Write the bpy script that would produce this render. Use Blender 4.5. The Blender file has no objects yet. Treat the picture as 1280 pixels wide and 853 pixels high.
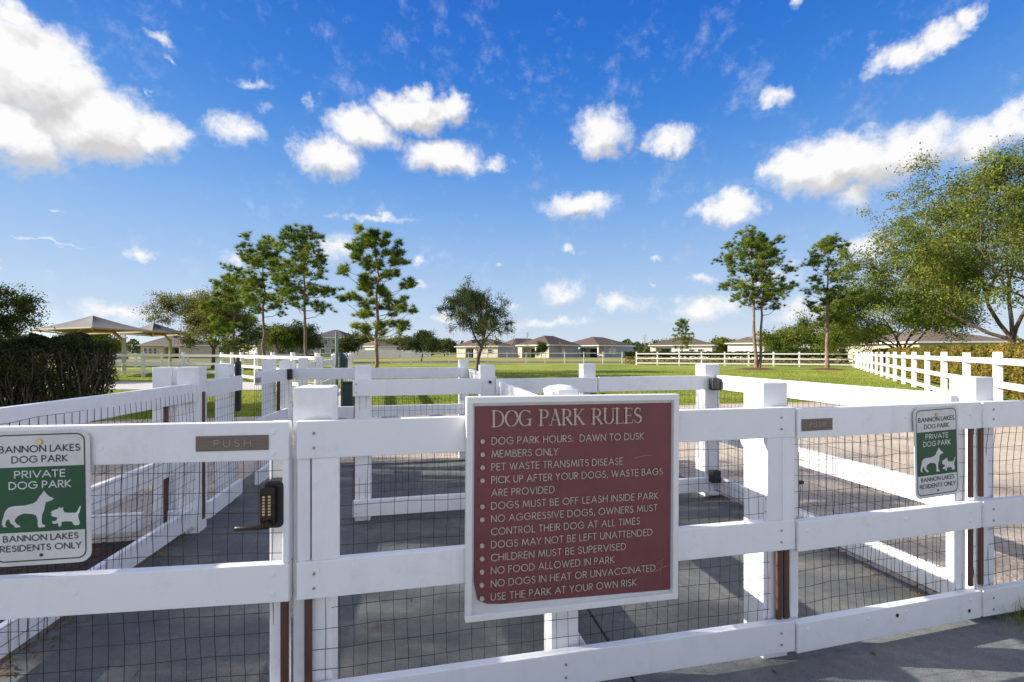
import bpy, bmesh, math, random
import numpy as np
from mathutils import Vector, Matrix
random.seed(7)
scene = bpy.context.scene
COL = scene.collection
CAMH = 1.43
F = 569.0
R = math.radians

# ------------------------------------------------------------------ camera
cam = bpy.data.cameras.new("camera"); camo = bpy.data.objects.new("camera", cam); COL.objects.link(camo)
cam.sensor_width = 36.0; cam.lens = 36.0 * F / 1280.0
cam.shift_y = 13.5 / 1280.0
cam.clip_start = 0.05; cam.clip_end = 6000
camo.location = (0, 0, CAMH); camo.rotation_euler = (R(90), 0, 0)
scene.camera = camo

# ------------------------------------------------------------------ light
SUN_AZ = 86.0      # degrees to the left of the view direction (+Y)
SUN_EL = 24.0
sd = Vector((-math.sin(R(SUN_AZ)) * math.cos(R(SUN_EL)), math.cos(R(SUN_AZ)) * math.cos(R(SUN_EL)), math.sin(R(SUN_EL))))
sun = bpy.data.lights.new("sun", 'SUN'); suno = bpy.data.objects.new("sun", sun); COL.objects.link(suno)
sun.energy = 2.6; sun.angle = R(0.53); sun.color = (1.0, 0.92, 0.80)
suno.rotation_euler = (-sd).to_track_quat('-Z', 'Y').to_euler()
SKY = 0.15
EXPO = 1.9
scene.view_settings.view_transform = 'Standard'
scene.view_settings.look = 'None'
scene.view_settings.exposure = EXPO
scene.view_settings.gamma = 1.0
scene.cycles.max_bounces = 6
scene.cycles.transparent_max_bounces = 8
scene.cycles.use_adaptive_sampling = True

def px_az(x): return math.atan((x - 640.0) / F)
def px_el(x, y): return math.atan((440.0 - y) / math.sqrt(F * F + (x - 640.0) ** 2))

CLOUDS = [  # x, y, rx, ry, weight in pixels of the view, turned into sky directions below
 (45, 95, 105, 75, 1.5), (20, 25, 45, 28, 1.0), (110, 150, 115, 60, 1.5), (190, 172, 55, 36, 1.2), (10, 165, 90, 50, 1.3),
 (285, 165, 46, 32, .9), (310, 95, 44, 13, .5), (195, 50, 28, 13, .42), (208, 78, 20, 9, .4), (183, 116, 10, 10, .35),
 (325, 130, 24, 18, .38), (395, 130, 14, 14, .36), (412, 195, 52, 34, 1.2), (455, 165, 50, 28, 1.2), (515, 140, 56, 28, 1.25),
 (520, 118, 22, 18, 1.0), (565, 138, 28, 24, 1.1), (555, 200, 66, 27, 1.2), (625, 200, 36, 13, .7), (480, 118, 22, 6, .36),
 (748, 168, 46, 38, 1.1), (832, 173, 36, 21, 1.0), (725, 258, 56, 21, 1.1), (998, 7, 22, 14, .5), (1118, 68, 42, 19, .9),
 (1165, 44, 44, 20, 1.0), (1205, 24, 26, 16, .9), (975, 118, 26, 19, .6), (915, 262, 58, 20, 1.1), (1050, 205, 108, 42, 1.5),
 (1150, 175, 85, 36, 1.3), (995, 208, 54, 26, 1.2), (1068, 245, 40, 26, .8), (1235, 165, 55, 34, 1.2), (1272, 150, 34, 34, 1.1),
 (1082, 312, 48, 24, .7), (710, 318, 20, 11, .5), (702, 366, 34, 20, .6), (775, 380, 60, 18, .55), (878, 348, 26, 12, .55),
 (822, 325, 16, 8, .4), (815, 355, 14, 9, .4), (180, 320, 26, 13, .6), (80, 262, 24, 5, .38), (5, 335, 12, 14, .5),
 (420, 310, 42, 24, .6), (282, 326, 22, 17, .5), (520, 323, 20, 10, .5), (528, 354, 15, 8, .5), (150, 387, 84, 16, .75),
 (232, 361, 32, 10, .5), (625, 332, 9, 7, .45), (470, 275, 130, 9, .36), (60, 300, 130, 5, .36), (880, 388, 70, 26, .6),
 (965, 352, 46, 22, .55), (1000, 392, 50, 22, .6), (40, 388, 40, 14, .5), (690, 402, 90, 11, .5), (560, 396, 50, 11, .42),
 (640, 383, 20, 9, .45),
]
world = bpy.data.worlds.new("World"); scene.world = world; world.use_nodes = True
wn = world.node_tree; wn.nodes.clear(); WL = wn.links.new
def W(t, **kw):
    n = wn.nodes.new(t)
    for k, v in kw.items(): setattr(n, k, v)
    return n
def wmath(op, a, b=None, clamp=False):
    n = W('ShaderNodeMath', operation=op); n.use_clamp = clamp
    for i, v in enumerate((a, b)):
        if v is None: continue
        if isinstance(v, (int, float)): n.inputs[i].default_value = v
        else: WL(v, n.inputs[i])
    return n.outputs[0]
out = W('ShaderNodeOutputWorld'); bg = W('ShaderNodeBackground'); WL(bg.outputs[0], out.inputs[0])
sky = W('ShaderNodeTexSky', sky_type='NISHITA'); sky.sun_disc = False
sky.sun_elevation = R(SUN_EL); sky.sun_rotation = R(-SUN_AZ)
sky.air_density = 1.0; sky.dust_density = 0.1; sky.ozone_density = 4.0; sky.altitude = 0
tc = W('ShaderNodeTexCoord'); sep = W('ShaderNodeSeparateXYZ'); WL(tc.outputs['Generated'], sep.inputs[0])
az = wmath('ARCTAN2', sep.outputs[0], sep.outputs[1]); el = wmath('ARCSINE', sep.outputs[2])
def wnoise(scale, detail, rough=.55):
    n = W('ShaderNodeTexNoise'); n.inputs['Scale'].default_value = scale; n.inputs['Detail'].default_value = detail
    n.inputs['Roughness'].default_value = rough; WL(tc.outputs['Generated'], n.inputs['Vector']); return n
comb = W('ShaderNodeCombineXYZ'); WL(az, comb.inputs[0]); WL(el, comb.inputs[1])
w1 = wnoise(7, 5, .6); w2 = wnoise(26, 6, .62)
def wv(op, a, b):
    n = W('ShaderNodeVectorMath', operation=op)
    for i, v in enumerate((a, b)):
        if isinstance(v, tuple): n.inputs[i].default_value = v
        else: WL(v, n.inputs[i])
    return n
o1 = wv('MULTIPLY', wv('SUBTRACT', w1.outputs['Color'], (.5, .5, .5)).outputs[0], (.10, .07, 0))
o2 = wv('MULTIPLY', wv('SUBTRACT', w2.outputs['Color'], (.5, .5, .5)).outputs[0], (.06, .045, 0))
pos = wv('ADD', wv('ADD', comb.outputs[0], o1.outputs[0]).outputs[0], o2.outputs[0]).outputs[0]
def chain(pos):
    cur = None
    for (x, y, rx, ry, w) in CLOUDS:
        if w < .7: w *= 1.22
        a, e = px_az(x), px_el(x, y)
        ra = (px_az(x + rx) - px_az(x - rx)) / 2; re = (px_el(x, y - ry) - px_el(x, y + ry)) / 2
        s = wv('SUBTRACT', pos, (a, e, 0)); m = wv('MULTIPLY', s.outputs[0], (1 / ra, 1 / re, 0))
        ln = W('ShaderNodeVectorMath', operation='LENGTH'); WL(m.outputs[0], ln.inputs[0])
        v = W('ShaderNodeMath', operation='MULTIPLY_ADD'); WL(ln.outputs['Value'], v.inputs[0]); v.inputs[1].default_value = -max(w, .8) * .9; v.inputs[2].default_value = w
        cur = v.outputs[0] if cur is None else wmath('MAXIMUM', cur, v.outputs[0])
    return cur
cur = chain(pos)
up2 = chain(wv('ADD', pos, (-.016, .030, 0)).outputs[0])
baseness = wmath('SUBTRACT', up2, cur)
# unseen cloud past the view, made denser to add white fill light
gen = wnoise(3.2, 5, .5)
aabs = wmath('ABSOLUTE', az)
side = wmath('MULTIPLY', wmath('SUBTRACT', aabs, .92), 5.0, True)
hi = wmath('MULTIPLY', wmath('SUBTRACT', el, .70), 5.0, True)
outside = wmath('MAXIMUM', side, hi)
g = wmath('MULTIPLY', wmath('MULTIPLY', wmath('SUBTRACT', gen.outputs[0], .42), 6.0), outside)
cur = wmath('MAXIMUM', cur, g)
fb = wnoise(30, 9, .66); fb2 = wnoise(12, 4, .6)
near = W('ShaderNodeMapRange'); WL(cur, near.inputs[0]); near.inputs[1].default_value = -.35; near.inputs[2].default_value = .15; near.inputs[3].default_value = .12; near.inputs[4].default_value = 1.0
rough_ = wmath('ADD', wmath('MULTIPLY', wmath('SUBTRACT', fb.outputs[0], .5), 1.15), wmath('MULTIPLY', wmath('SUBTRACT', fb2.outputs[0], .5), .75))
dens = wmath('ADD', cur, wmath('MULTIPLY', rough_, near.outputs[0]))
mr = W('ShaderNodeMapRange', interpolation_type='SMOOTHSTEP'); WL(dens, mr.inputs[0]); mr.inputs[1].default_value = .0; mr.inputs[2].default_value = .80; mr.inputs[3].default_value = 0; mr.inputs[4].default_value = .96
above = wmath('MULTIPLY', wmath('ADD', el, .0), 40.0, True)
alpha = wmath('MULTIPLY', mr.outputs[0], above)
# shade coloured into the clouds: greyer bases and thick middles, whiter tops and rims
mr2 = W('ShaderNodeMapRange'); b0 = wmath('MULTIPLY', wmath('MULTIPLY', baseness, wmath('SUBTRACT', 1.0, outside)), 1.7); b1 = wmath('ADD', b0, wmath('MULTIPLY', wmath('SUBTRACT', fb.outputs[0], .5), 1.1)); b2 = wmath('ADD', b1, wmath('MULTIPLY', wmath('SUBTRACT', fb2.outputs[0], .5), 1.3)); WL(wmath('ADD', b2, wmath('MULTIPLY', dens, .22)), mr2.inputs[0])
mr2.inputs[1].default_value = -.15; mr2.inputs[2].default_value = .85; mr2.inputs[3].default_value = 1.0; mr2.inputs[4].default_value = .66
CL = 1.02 / (SKY * 2 ** EXPO)
cc = wv('SCALE', (CL * 1.0, CL * .985, CL * .975), (0, 0, 0)); WL(mr2.outputs[0], cc.inputs['Scale'])
hs = W('ShaderNodeHueSaturation'); WL(sky.outputs[0], hs.inputs['Color']); hs.inputs['Saturation'].default_value = 1.02; hs.inputs['Hue'].default_value = .512; hs.inputs['Value'].default_value = 1.0
KS = .42 * SKY * 2 ** EXPO
nrm_ = wv('SCALE', hs.outputs[0], (0, 0, 0)); nrm_.inputs['Scale'].default_value = SKY * 2 ** EXPO
gam = W('ShaderNodeGamma'); WL(nrm_.outputs[0], gam.inputs[0]); gam.inputs[1].default_value = 1.28
den2 = wv('SCALE', gam.outputs[0], (0, 0, 0)); den2.inputs['Scale'].default_value = 1.08 / (SKY * 2 ** EXPO)
den = wv('ADD', wv('SCALE', den2.outputs[0], (0, 0, 0)).outputs[0], (1.0, 1.0, 1.0)); den.inputs[0].links[0].from_node.inputs['Scale'].default_value = KS
soft = wv('DIVIDE', den2.outputs[0], den.outputs[0])
mix = W('ShaderNodeMix', data_type='RGBA'); WL(alpha, mix.inputs[0])
def lin(c): return tuple(((v / 255 + .055) / 1.055) ** 2.4 if v > 10 else v / 255 / 12.92 for v in c)
rp = W('ShaderNodeValToRGB'); WL(wmath('DIVIDE', el, R(90)), rp.inputs[0]); rp.color_ramp.interpolation = 'B_SPLINE'
stops = [(0, (200, 213, 230)), (.045, (184, 205, 230)), (.11, (156, 188, 229)), (.20, (106, 161, 226)), (.30, (28, 120, 212)), (.42, (0, 96, 200)), (1, (0, 78, 175))]
while len(rp.color_ramp.elements) < len(stops): rp.color_ramp.elements.new(.5)
for e_, (p_, c_) in zip(rp.color_ramp.elements, stops): e_.position = p_; e_.color = (*lin(c_), 1)
rs = wv('SCALE', rp.outputs[0], (0, 0, 0)); rs.inputs['Scale'].default_value = 1 / (SKY * 2 ** EXPO)
mixs = W('ShaderNodeMix', data_type='RGBA'); mixs.inputs[0].default_value = .90; WL(soft.outputs[0], mixs.inputs[6]); WL(rs.outputs[0], mixs.inputs[7])
# round the sun the sky is far brighter than the picture can hold
lumn = wv('DOT_PRODUCT', nrm_.outputs[0], (.30, .55, .15))
gl = W('ShaderNodeMapRange', interpolation_type='SMOOTHSTEP'); WL(lumn.outputs['Value'], gl.inputs[0]); gl.inputs[1].default_value = 3.6; gl.inputs[2].default_value = 9.0; gl.inputs[3].default_value = 0; gl.inputs[4].default_value = 1
exc = wv('SCALE', nrm_.outputs[0], (0, 0, 0)); WL(gl.outputs[0], exc.inputs['Scale'])
exs = wv('SCALE', exc.outputs[0], (0, 0, 0)); exs.inputs['Scale'].default_value = 1.0 / (SKY * 2 ** EXPO)
WL(wv('ADD', mixs.outputs[2], exs.outputs[0]).outputs[0], mix.inputs[6]); WL(cc.outputs[0], mix.inputs[7])
WL(mix.outputs[2], bg.inputs[0]); bg.inputs[1].default_value = SKY

# ------------------------------------------------------------------ materials
MATS = {}
def new_mat(name):
    m = bpy.data.materials.new(name); m.use_nodes = True; nt = m.node_tree
    b = nt.nodes['Principled BSDF']; MATS[name] = m
    return m, nt, b, nt.links.new
def N(nt, t, **kw):
    n = nt.nodes.new(t)
    for k, v in kw.items(): setattr(n, k, v)
    return n
def noise(nt, scale, detail=4, rough=.55, coord='Object', stretch=None):
    t = N(nt, 'ShaderNodeTexCoord'); n = N(nt, 'ShaderNodeTexNoise')
    n.inputs['Scale'].default_value = scale; n.inputs['Detail'].default_value = detail; n.inputs['Roughness'].default_value = rough
    if coord == 'World':
        gm = N(nt, 'ShaderNodeNewGeometry'); src = gm.outputs['Position']
    else: src = t.outputs[coord]
    if stretch:
        mp = N(nt, 'ShaderNodeMapping'); mp.inputs['Scale'].default_value = stretch; nt.links.new(src, mp.inputs[0]); src = mp.outputs[0]
    nt.links.new(src, n.inputs['Vector']); return n
def ramp(nt, src, stops):
    r = N(nt, 'ShaderNodeValToRGB'); nt.links.new(src, r.inputs[0]); els = r.color_ramp.elements
    while len(els) < len(stops): els.new(.5)
    for e, (p, c) in zip(els, stops): e.position = p; e.color = (*c, 1)
    return r
def mixc(nt, fac, a, b, mode='MIX'):
    m = N(nt, 'ShaderNodeMix', data_type='RGBA', blend_type=mode)
    if isinstance(fac, (int, float)): m.inputs[0].default_value = fac
    else: nt.links.new(fac, m.inputs[0])
    for i, v in ((6, a), (7, b)):
        if isinstance(v, tuple): m.inputs[i].default_value = (*v, 1)
        else: nt.links.new(v, m.inputs[i])
    return m.outputs[2]
def bump(nt, b, src, dist=.002, strength=.5):
    bp = N(nt, 'ShaderNodeBump'); bp.inputs['Distance'].default_value = dist; bp.inputs['Strength'].default_value = strength
    nt.links.new(src, bp.inputs['Height']); nt.links.new(bp.outputs[0], b.inputs['Normal'])

def simple(name, c1, c2=None, scale=6, rough=.6, metal=0, bd=.001, stretch=None, spec=.5, coord='World'):
    m, nt, b, L = new_mat(name)
    b.inputs['Roughness'].default_value = rough; b.inputs['Metallic'].default_value = metal
    b.inputs['Specular IOR Level'].default_value = spec
    n = noise(nt, scale, 5, .6, coord, stretch)
    c2 = c2 or tuple(x * .82 for x in c1)
    r = ramp(nt, n.outputs[0], [(.3, c2), (.7, c1)]); L(r.outputs[0], b.inputs['Base Color'])
    if bd: bump(nt, b, n.outputs[0], bd, .6)
    return m
def white_paint(name, base, dirt, amount, rough=.45):
    m, nt, b, L = new_mat(name)
    b.inputs['Roughness'].default_value = rough; b.inputs['Specular IOR Level'].default_value = .35
    big = noise(nt, 2.2, 6, .65, 'World'); grime = noise(nt, 16, 8, .75, 'World'); grain = noise(nt, 30, 3, .5, 'World', (1, 1, 9))
    oi = N(nt, 'ShaderNodeObjectInfo')
    tint = ramp(nt, oi.outputs['Random'], [(0, tuple(x * .95 for x in base)), (1, tuple(min(.88, x * 1.03) for x in base))])
    gm = N(nt, 'ShaderNodeMath', operation='MULTIPLY'); L(big.outputs[0], gm.inputs[0]); L(grime.outputs[0], gm.inputs[1])
    f = N(nt, 'ShaderNodeMapRange'); L(gm.outputs[0], f.inputs[0]); f.inputs[1].default_value = .27; f.inputs[2].default_value = .47; f.inputs[3].default_value = 0; f.inputs[4].default_value = amount
    c = mixc(nt, f.outputs[0], tint.outputs[0], dirt)
    stk = noise(nt, 7, 5, .7, 'World', (1, 1, .18)); kf = N(nt, 'ShaderNodeMapRange'); L(stk.outputs[0], kf.inputs[0]); kf.inputs[1].default_value = .54; kf.inputs[2].default_value = .72; kf.inputs[4].default_value = amount * .55
    c = mixc(nt, kf.outputs[0], c, (.52, .52, .45))
    # tiny flecks where the paint has chipped or dirt sits
    sp = noise(nt, 95, 2, .5, 'World'); sf = N(nt, 'ShaderNodeMapRange'); L(sp.outputs[0], sf.inputs[0]); sf.inputs[1].default_value = .74; sf.inputs[2].default_value = .8; sf.inputs[4].default_value = amount * .8
    c = mixc(nt, sf.outputs[0], c, (.34, .31, .27)); L(c, b.inputs['Base Color'])
    bump(nt, b, grain.outputs[0], .0006, .35)
    return m
white = white_paint('white_paint', (.84, .845, .87), (.56, .55, .51), .42)
white_far = white_paint('white_rail_paint', (.80, .79, .77), (.62, .58, .52), .35)
white_sign = white_paint('white_sign_frame', (.80, .80, .79), (.55, .53, .49), .3)

m_brown = simple('brown_strip', (.13, .065, .04), (.07, .035, .022), 14, .6, stretch=(1, 1, .12))
m_black = simple('black_plastic', (.018, .018, .02), (.01, .01, .011), 30, .42)
m_lever = simple('dark_bronze', (.06, .045, .035), (.025, .018, .014), 25, .38, .6)
m_brass = simple('brass_button', (.72, .60, .38), (.5, .40, .22), 60, .35, .5)
m_wire = simple('wire', (.014, .014, .018), (.008, .008, .010), 20, .6, .1, bd=0)
m_zinc = simple('zinc_screw', (.45, .44, .43), (.25, .24, .23), 60, .45, .8)
m_plate = simple('push_plate_metal', (.21, .175, .145), (.13, .11, .095), 40, .5, .35, stretch=(.2, .2, 6))
m_plateletter = simple('push_letter', (.36, .33, .30), (.27, .25, .23), 40, .6, .2)
m_maroon = None
def maroon():
    m, nt, b, L = new_mat('maroon_sheet'); b.inputs['Roughness'].default_value = .42; b.inputs['Specular IOR Level'].default_value = .3
    n = noise(nt, 9, 6, .6, 'World'); r = ramp(nt, n.outputs[0], [(.3, (.165, .055, .062)), (.7, (.20, .066, .073))])
    s = noise(nt, 60, 8, .8, 'World', (1, 1, 1)); f = N(nt, 'ShaderNodeMapRange'); L(s.outputs[0], f.inputs[0]); f.inputs[1].default_value = .68; f.inputs[2].default_value = .8; f.inputs[4].default_value = .35
    L(mixc(nt, f.outputs[0], r.outputs[0], (.42, .30, .28)), b.inputs['Base Color'])
    return m
m_maroon = maroon()
m_letter = simple('sign_letter', (.58, .50, .41), (.38, .31, .25), 70, .6, bd=0)
m_signwhite = simple('sign_white', (.70, .71, .70), (.58, .59, .58), 12, .4, bd=0)
m_signgreen = simple('sign_green', (.010, .088, .034), (.007, .066, .026), 10, .4, bd=0)
m_signdark = simple('sign_dark_ink', (.035, .055, .05), (.02, .035, .03), 40, .5, bd=0)
m_greenbin = simple('green_bin_paint', (.012, .05, .042), (.007, .03, .026), 12, .45)
m_galv = simple('green_grey_pole', (.22, .27, .24), (.14, .18, .16), 20, .5, .2)
m_canvas = simple('shade_fabric', (.12, .115, .115), (.10, .095, .095), 3, .8)
m_beam = simple('tan_steel', (.55, .36, .18), (.45, .29, .14), 8, .5)
m_cream = simple('cream_post', (.66, .62, .50), (.55, .50, .40), 5, .6)

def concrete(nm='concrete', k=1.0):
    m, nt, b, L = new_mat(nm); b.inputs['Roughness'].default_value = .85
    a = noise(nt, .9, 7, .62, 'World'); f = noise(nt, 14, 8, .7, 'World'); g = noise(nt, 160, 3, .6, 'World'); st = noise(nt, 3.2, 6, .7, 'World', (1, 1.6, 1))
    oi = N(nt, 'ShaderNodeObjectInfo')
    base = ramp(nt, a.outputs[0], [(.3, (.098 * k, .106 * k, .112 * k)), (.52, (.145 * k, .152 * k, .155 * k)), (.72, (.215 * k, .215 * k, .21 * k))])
    c = mixc(nt, .5, base.outputs[0], ramp(nt, f.outputs[0], [(.3, (.42, .41, .39)), (.68, (1.1, 1.1, 1.1))]).outputs[0], 'MULTIPLY')
    c = mixc(nt, .5, c, ramp(nt, g.outputs[0], [(.35, (.35, .34, .32)), (.62, (1.15, 1.15, 1.12))]).outputs[0], 'MULTIPLY')
    sf = N(nt, 'ShaderNodeMapRange'); L(st.outputs[0], sf.inputs[0]); sf.inputs[1].default_value = .56; sf.inputs[2].default_value = .72; sf.inputs[4].default_value = .55
    c = mixc(nt, sf.outputs[0], c, (.13, .12, .105))
    c = mixc(nt, .25, c, ramp(nt, oi.outputs['Random'], [(0, (.78, .77, .75)), (1, (1, 1, 1))]).outputs[0], 'MULTIPLY')
    sp2 = noise(nt, 7.5, 4, .6, 'World'); s2 = N(nt, 'ShaderNodeMapRange'); L(sp2.outputs[0], s2.inputs[0]); s2.inputs[1].default_value = .66; s2.inputs[2].default_value = .72; s2.inputs[4].default_value = .45
    c = mixc(nt, s2.outputs[0], c, (.075, .07, .06))
    lw = noise(nt, 1.7, 8, .75, 'World', (1, 2.5, 1)); l2 = N(nt, 'ShaderNodeMapRange'); L(lw.outputs[0], l2.inputs[0]); l2.inputs[1].default_value = .54; l2.inputs[2].default_value = .66; l2.inputs[4].default_value = .5
    c = mixc(nt, l2.outputs[0], c, (.26, .235, .20))
    L(c, b.inputs['Base Color']); bump(nt, b, g.outputs[0], .0025, .5)
    return m
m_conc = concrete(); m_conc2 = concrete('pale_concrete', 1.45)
m_path = simple('path_concrete', (.50, .48, .46), (.40, .385, .36), 1.5, .85)
def gravel():
    m, nt, b, L = new_mat('crushed_shell'); b.inputs['Roughness'].default_value = .95
    a = noise(nt, .8, 6, .6, 'World', (1, 2.2, 1)); g = noise(nt, 42, 6, .75, 'World')
    base = ramp(nt, a.outputs[0], [(.3, (.42, .35, .285)), (.55, (.56, .48, .40)), (.75, (.66, .58, .50))])
    c = mixc(nt, .6, base.outputs[0], ramp(nt, g.outputs[0], [(.32, (.35, .32, .30)), (.62, (1.1, 1.08, 1.05))]).outputs[0], 'MULTIPLY')
    L(c, b.inputs['Base Color']); bump(nt, b, g.outputs[0], .02, .8); return m
m_grav = gravel()
m_pebble = simple('pebble', (.62, .54, .46), (.42, .36, .30), 9, .9, bd=0)
m_mulch = simple('mulch', (.045, .03, .022), (.018, .013, .010), 25, .95, bd=.02)
m_chip = simple('bark_chip', (.085, .045, .028), (.03, .018, .012), 9, .9, bd=0)
m_redmulch = simple('red_mulch', (.16, .06, .03), (.07, .03, .018), 6, .95, bd=.02)
m_asph = simple('asphalt', (.10, .10, .105), (.065, .065, .07), 3, .9, bd=.004)
def lawn():
    m, nt, b, L = new_mat('lawn_grass'); b.inputs['Roughness'].default_value = .95; b.inputs['Specular IOR Level'].default_value = .1
    a = noise(nt, .16, 6, .62, 'World'); f = noise(nt, 2.2, 8, .72, 'World', (1, .6, 1)); g = noise(nt, 22, 5, .7, 'World')
    base = ramp(nt, a.outputs[0], [(.28, (.155, .205, .035)), (.45, (.225, .27, .05)), (.58, (.31, .33, .075)), (.74, (.42, .37, .14))])
    c = mixc(nt, .55, base.outputs[0], ramp(nt, f.outputs[0], [(.32, (.60, .72, .5)), (.62, (1.12, 1.08, 1.0))]).outputs[0], 'MULTIPLY')
    c = mixc(nt, .5, c, ramp(nt, g.outputs[0], [(.35, (.55, .6, .45)), (.65, (1.1, 1.1, 1.0))]).outputs[0], 'MULTIPLY')
    # the far verges across the road are drier
    gm = N(nt, 'ShaderNodeNewGeometry'); sp = N(nt, 'ShaderNodeSeparateXYZ'); L(gm.outputs['Position'], sp.inputs[0])
    mr = N(nt, 'ShaderNodeMapRange'); L(sp.outputs[1], mr.inputs[0]); mr.inputs[1].default_value = 55; mr.inputs[2].default_value = 66; mr.inputs[4].default_value = .65
    c = mixc(nt, mr.outputs[0], c, (.30, .25, .085))
    bp_ = noise(nt, .45, 7, .7, 'World'); bf_ = N(nt, 'ShaderNodeMapRange'); L(bp_.outputs[0], bf_.inputs[0]); bf_.inputs[1].default_value = .56; bf_.inputs[2].default_value = .70; bf_.inputs[4].default_value = .38
    c = mixc(nt, bf_.outputs[0], c, (.36, .31, .14))
    L(c, b.inputs['Base Color']); bump(nt, b, g.outputs[0], .03, .6); return m
m_lawn = lawn()

def leaf_mat(name, cols, scale=.9, trans=.35):
    m, nt, b, L = new_mat(name); nt.nodes.remove(b)
    o = nt.nodes['Material Output']
    gi = N(nt, 'ShaderNodeNewGeometry'); n = noise(nt, scale, 3, .6, 'World')
    ad = N(nt, 'ShaderNodeMath', operation='MULTIPLY_ADD'); L(gi.outputs['Random Per Island'], ad.inputs[0]); ad.inputs[1].default_value = .45
    ad2 = N(nt, 'ShaderNodeMath', operation='MULTIPLY_ADD'); L(n.outputs[0], ad2.inputs[0]); ad2.inputs[1].default_value = 1.3; ad2.inputs[2].default_value = -.37
    L(ad2.outputs[0], ad.inputs[2])
    k = len(cols); r = ramp(nt, ad.outputs[0], [(.12 + .76 * i / (k - 1), c) for i, c in enumerate(cols)])
    d = N(nt, 'ShaderNodeBsdfDiffuse'); t = N(nt, 'ShaderNodeBsdfTranslucent'); L(r.outputs[0], d.inputs[0])
    hs = N(nt, 'ShaderNodeHueSaturation'); hs.inputs['Hue'].default_value = .49; hs.inputs['Value'].default_value = 1.4; L(r.outputs[0], hs.inputs['Color']); L(hs.outputs[0], t.inputs[0])
    mx = N(nt, 'ShaderNodeMixShader'); mx.inputs[0].default_value = trans; L(d.outputs[0], mx.inputs[1]); L(t.outputs[0], mx.inputs[2]); L(mx.outputs[0], o.inputs[0])
    return m
lf_pine = leaf_mat('pine_needles', [(.035, .08, .024), (.08, .145, .028), (.18, .235, .034), (.33, .35, .05)], .8)
lf_oak = leaf_mat('oak_leaves', [(.035, .065, .016), (.085, .125, .026), (.165, .195, .036), (.28, .28, .06)], .7)
lf_oakdry = leaf_mat('dry_oak_leaves', [(.06, .075, .025), (.11, .125, .035), (.18, .18, .05), (.26, .24, .08)], .7)
lf_hedge = leaf_mat('hedge_leaves', [(.03, .038, .018), (.05, .064, .025), (.08, .08, .035), (.12, .09, .045)], 1.5, .2)
lf_gold = leaf_mat('golden_hedge_leaves', [(.09, .10, .025), (.19, .16, .035), (.28, .225, .05), (.34, .24, .06)], .9)
lf_grass = leaf_mat('grass_blades', [(.12, .17, .028), (.18, .24, .04), (.27, .31, .06), (.40, .37, .12)], .5, .3)
lf_dark = leaf_mat('dark_leaves', [(.02, .04, .016), (.04, .065, .022), (.075, .10, .03), (.13, .14, .04)], .6, .25)
lf_moss = leaf_mat('spanish_moss', [(.16, .16, .12), (.24, .23, .17), (.30, .28, .21)], .8, .3)
lf_dryleaf = leaf_mat('dry_leaves', [(.10, .055, .025), (.20, .12, .05), (.30, .19, .08)], 5, .1)
m_bark = simple('bark', (.20, .15, .115), (.07, .05, .04), 9, .95, bd=.03, stretch=(1, 1, .3))
m_barkpine = simple('pine_bark', (.30, .20, .15), (.10, .065, .05), 8, .95, bd=.03, stretch=(1, 1, .4))
m_twig = simple('grey_twig', (.23, .19, .15), (.12, .095, .075), 9, .9, bd=0)

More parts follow.
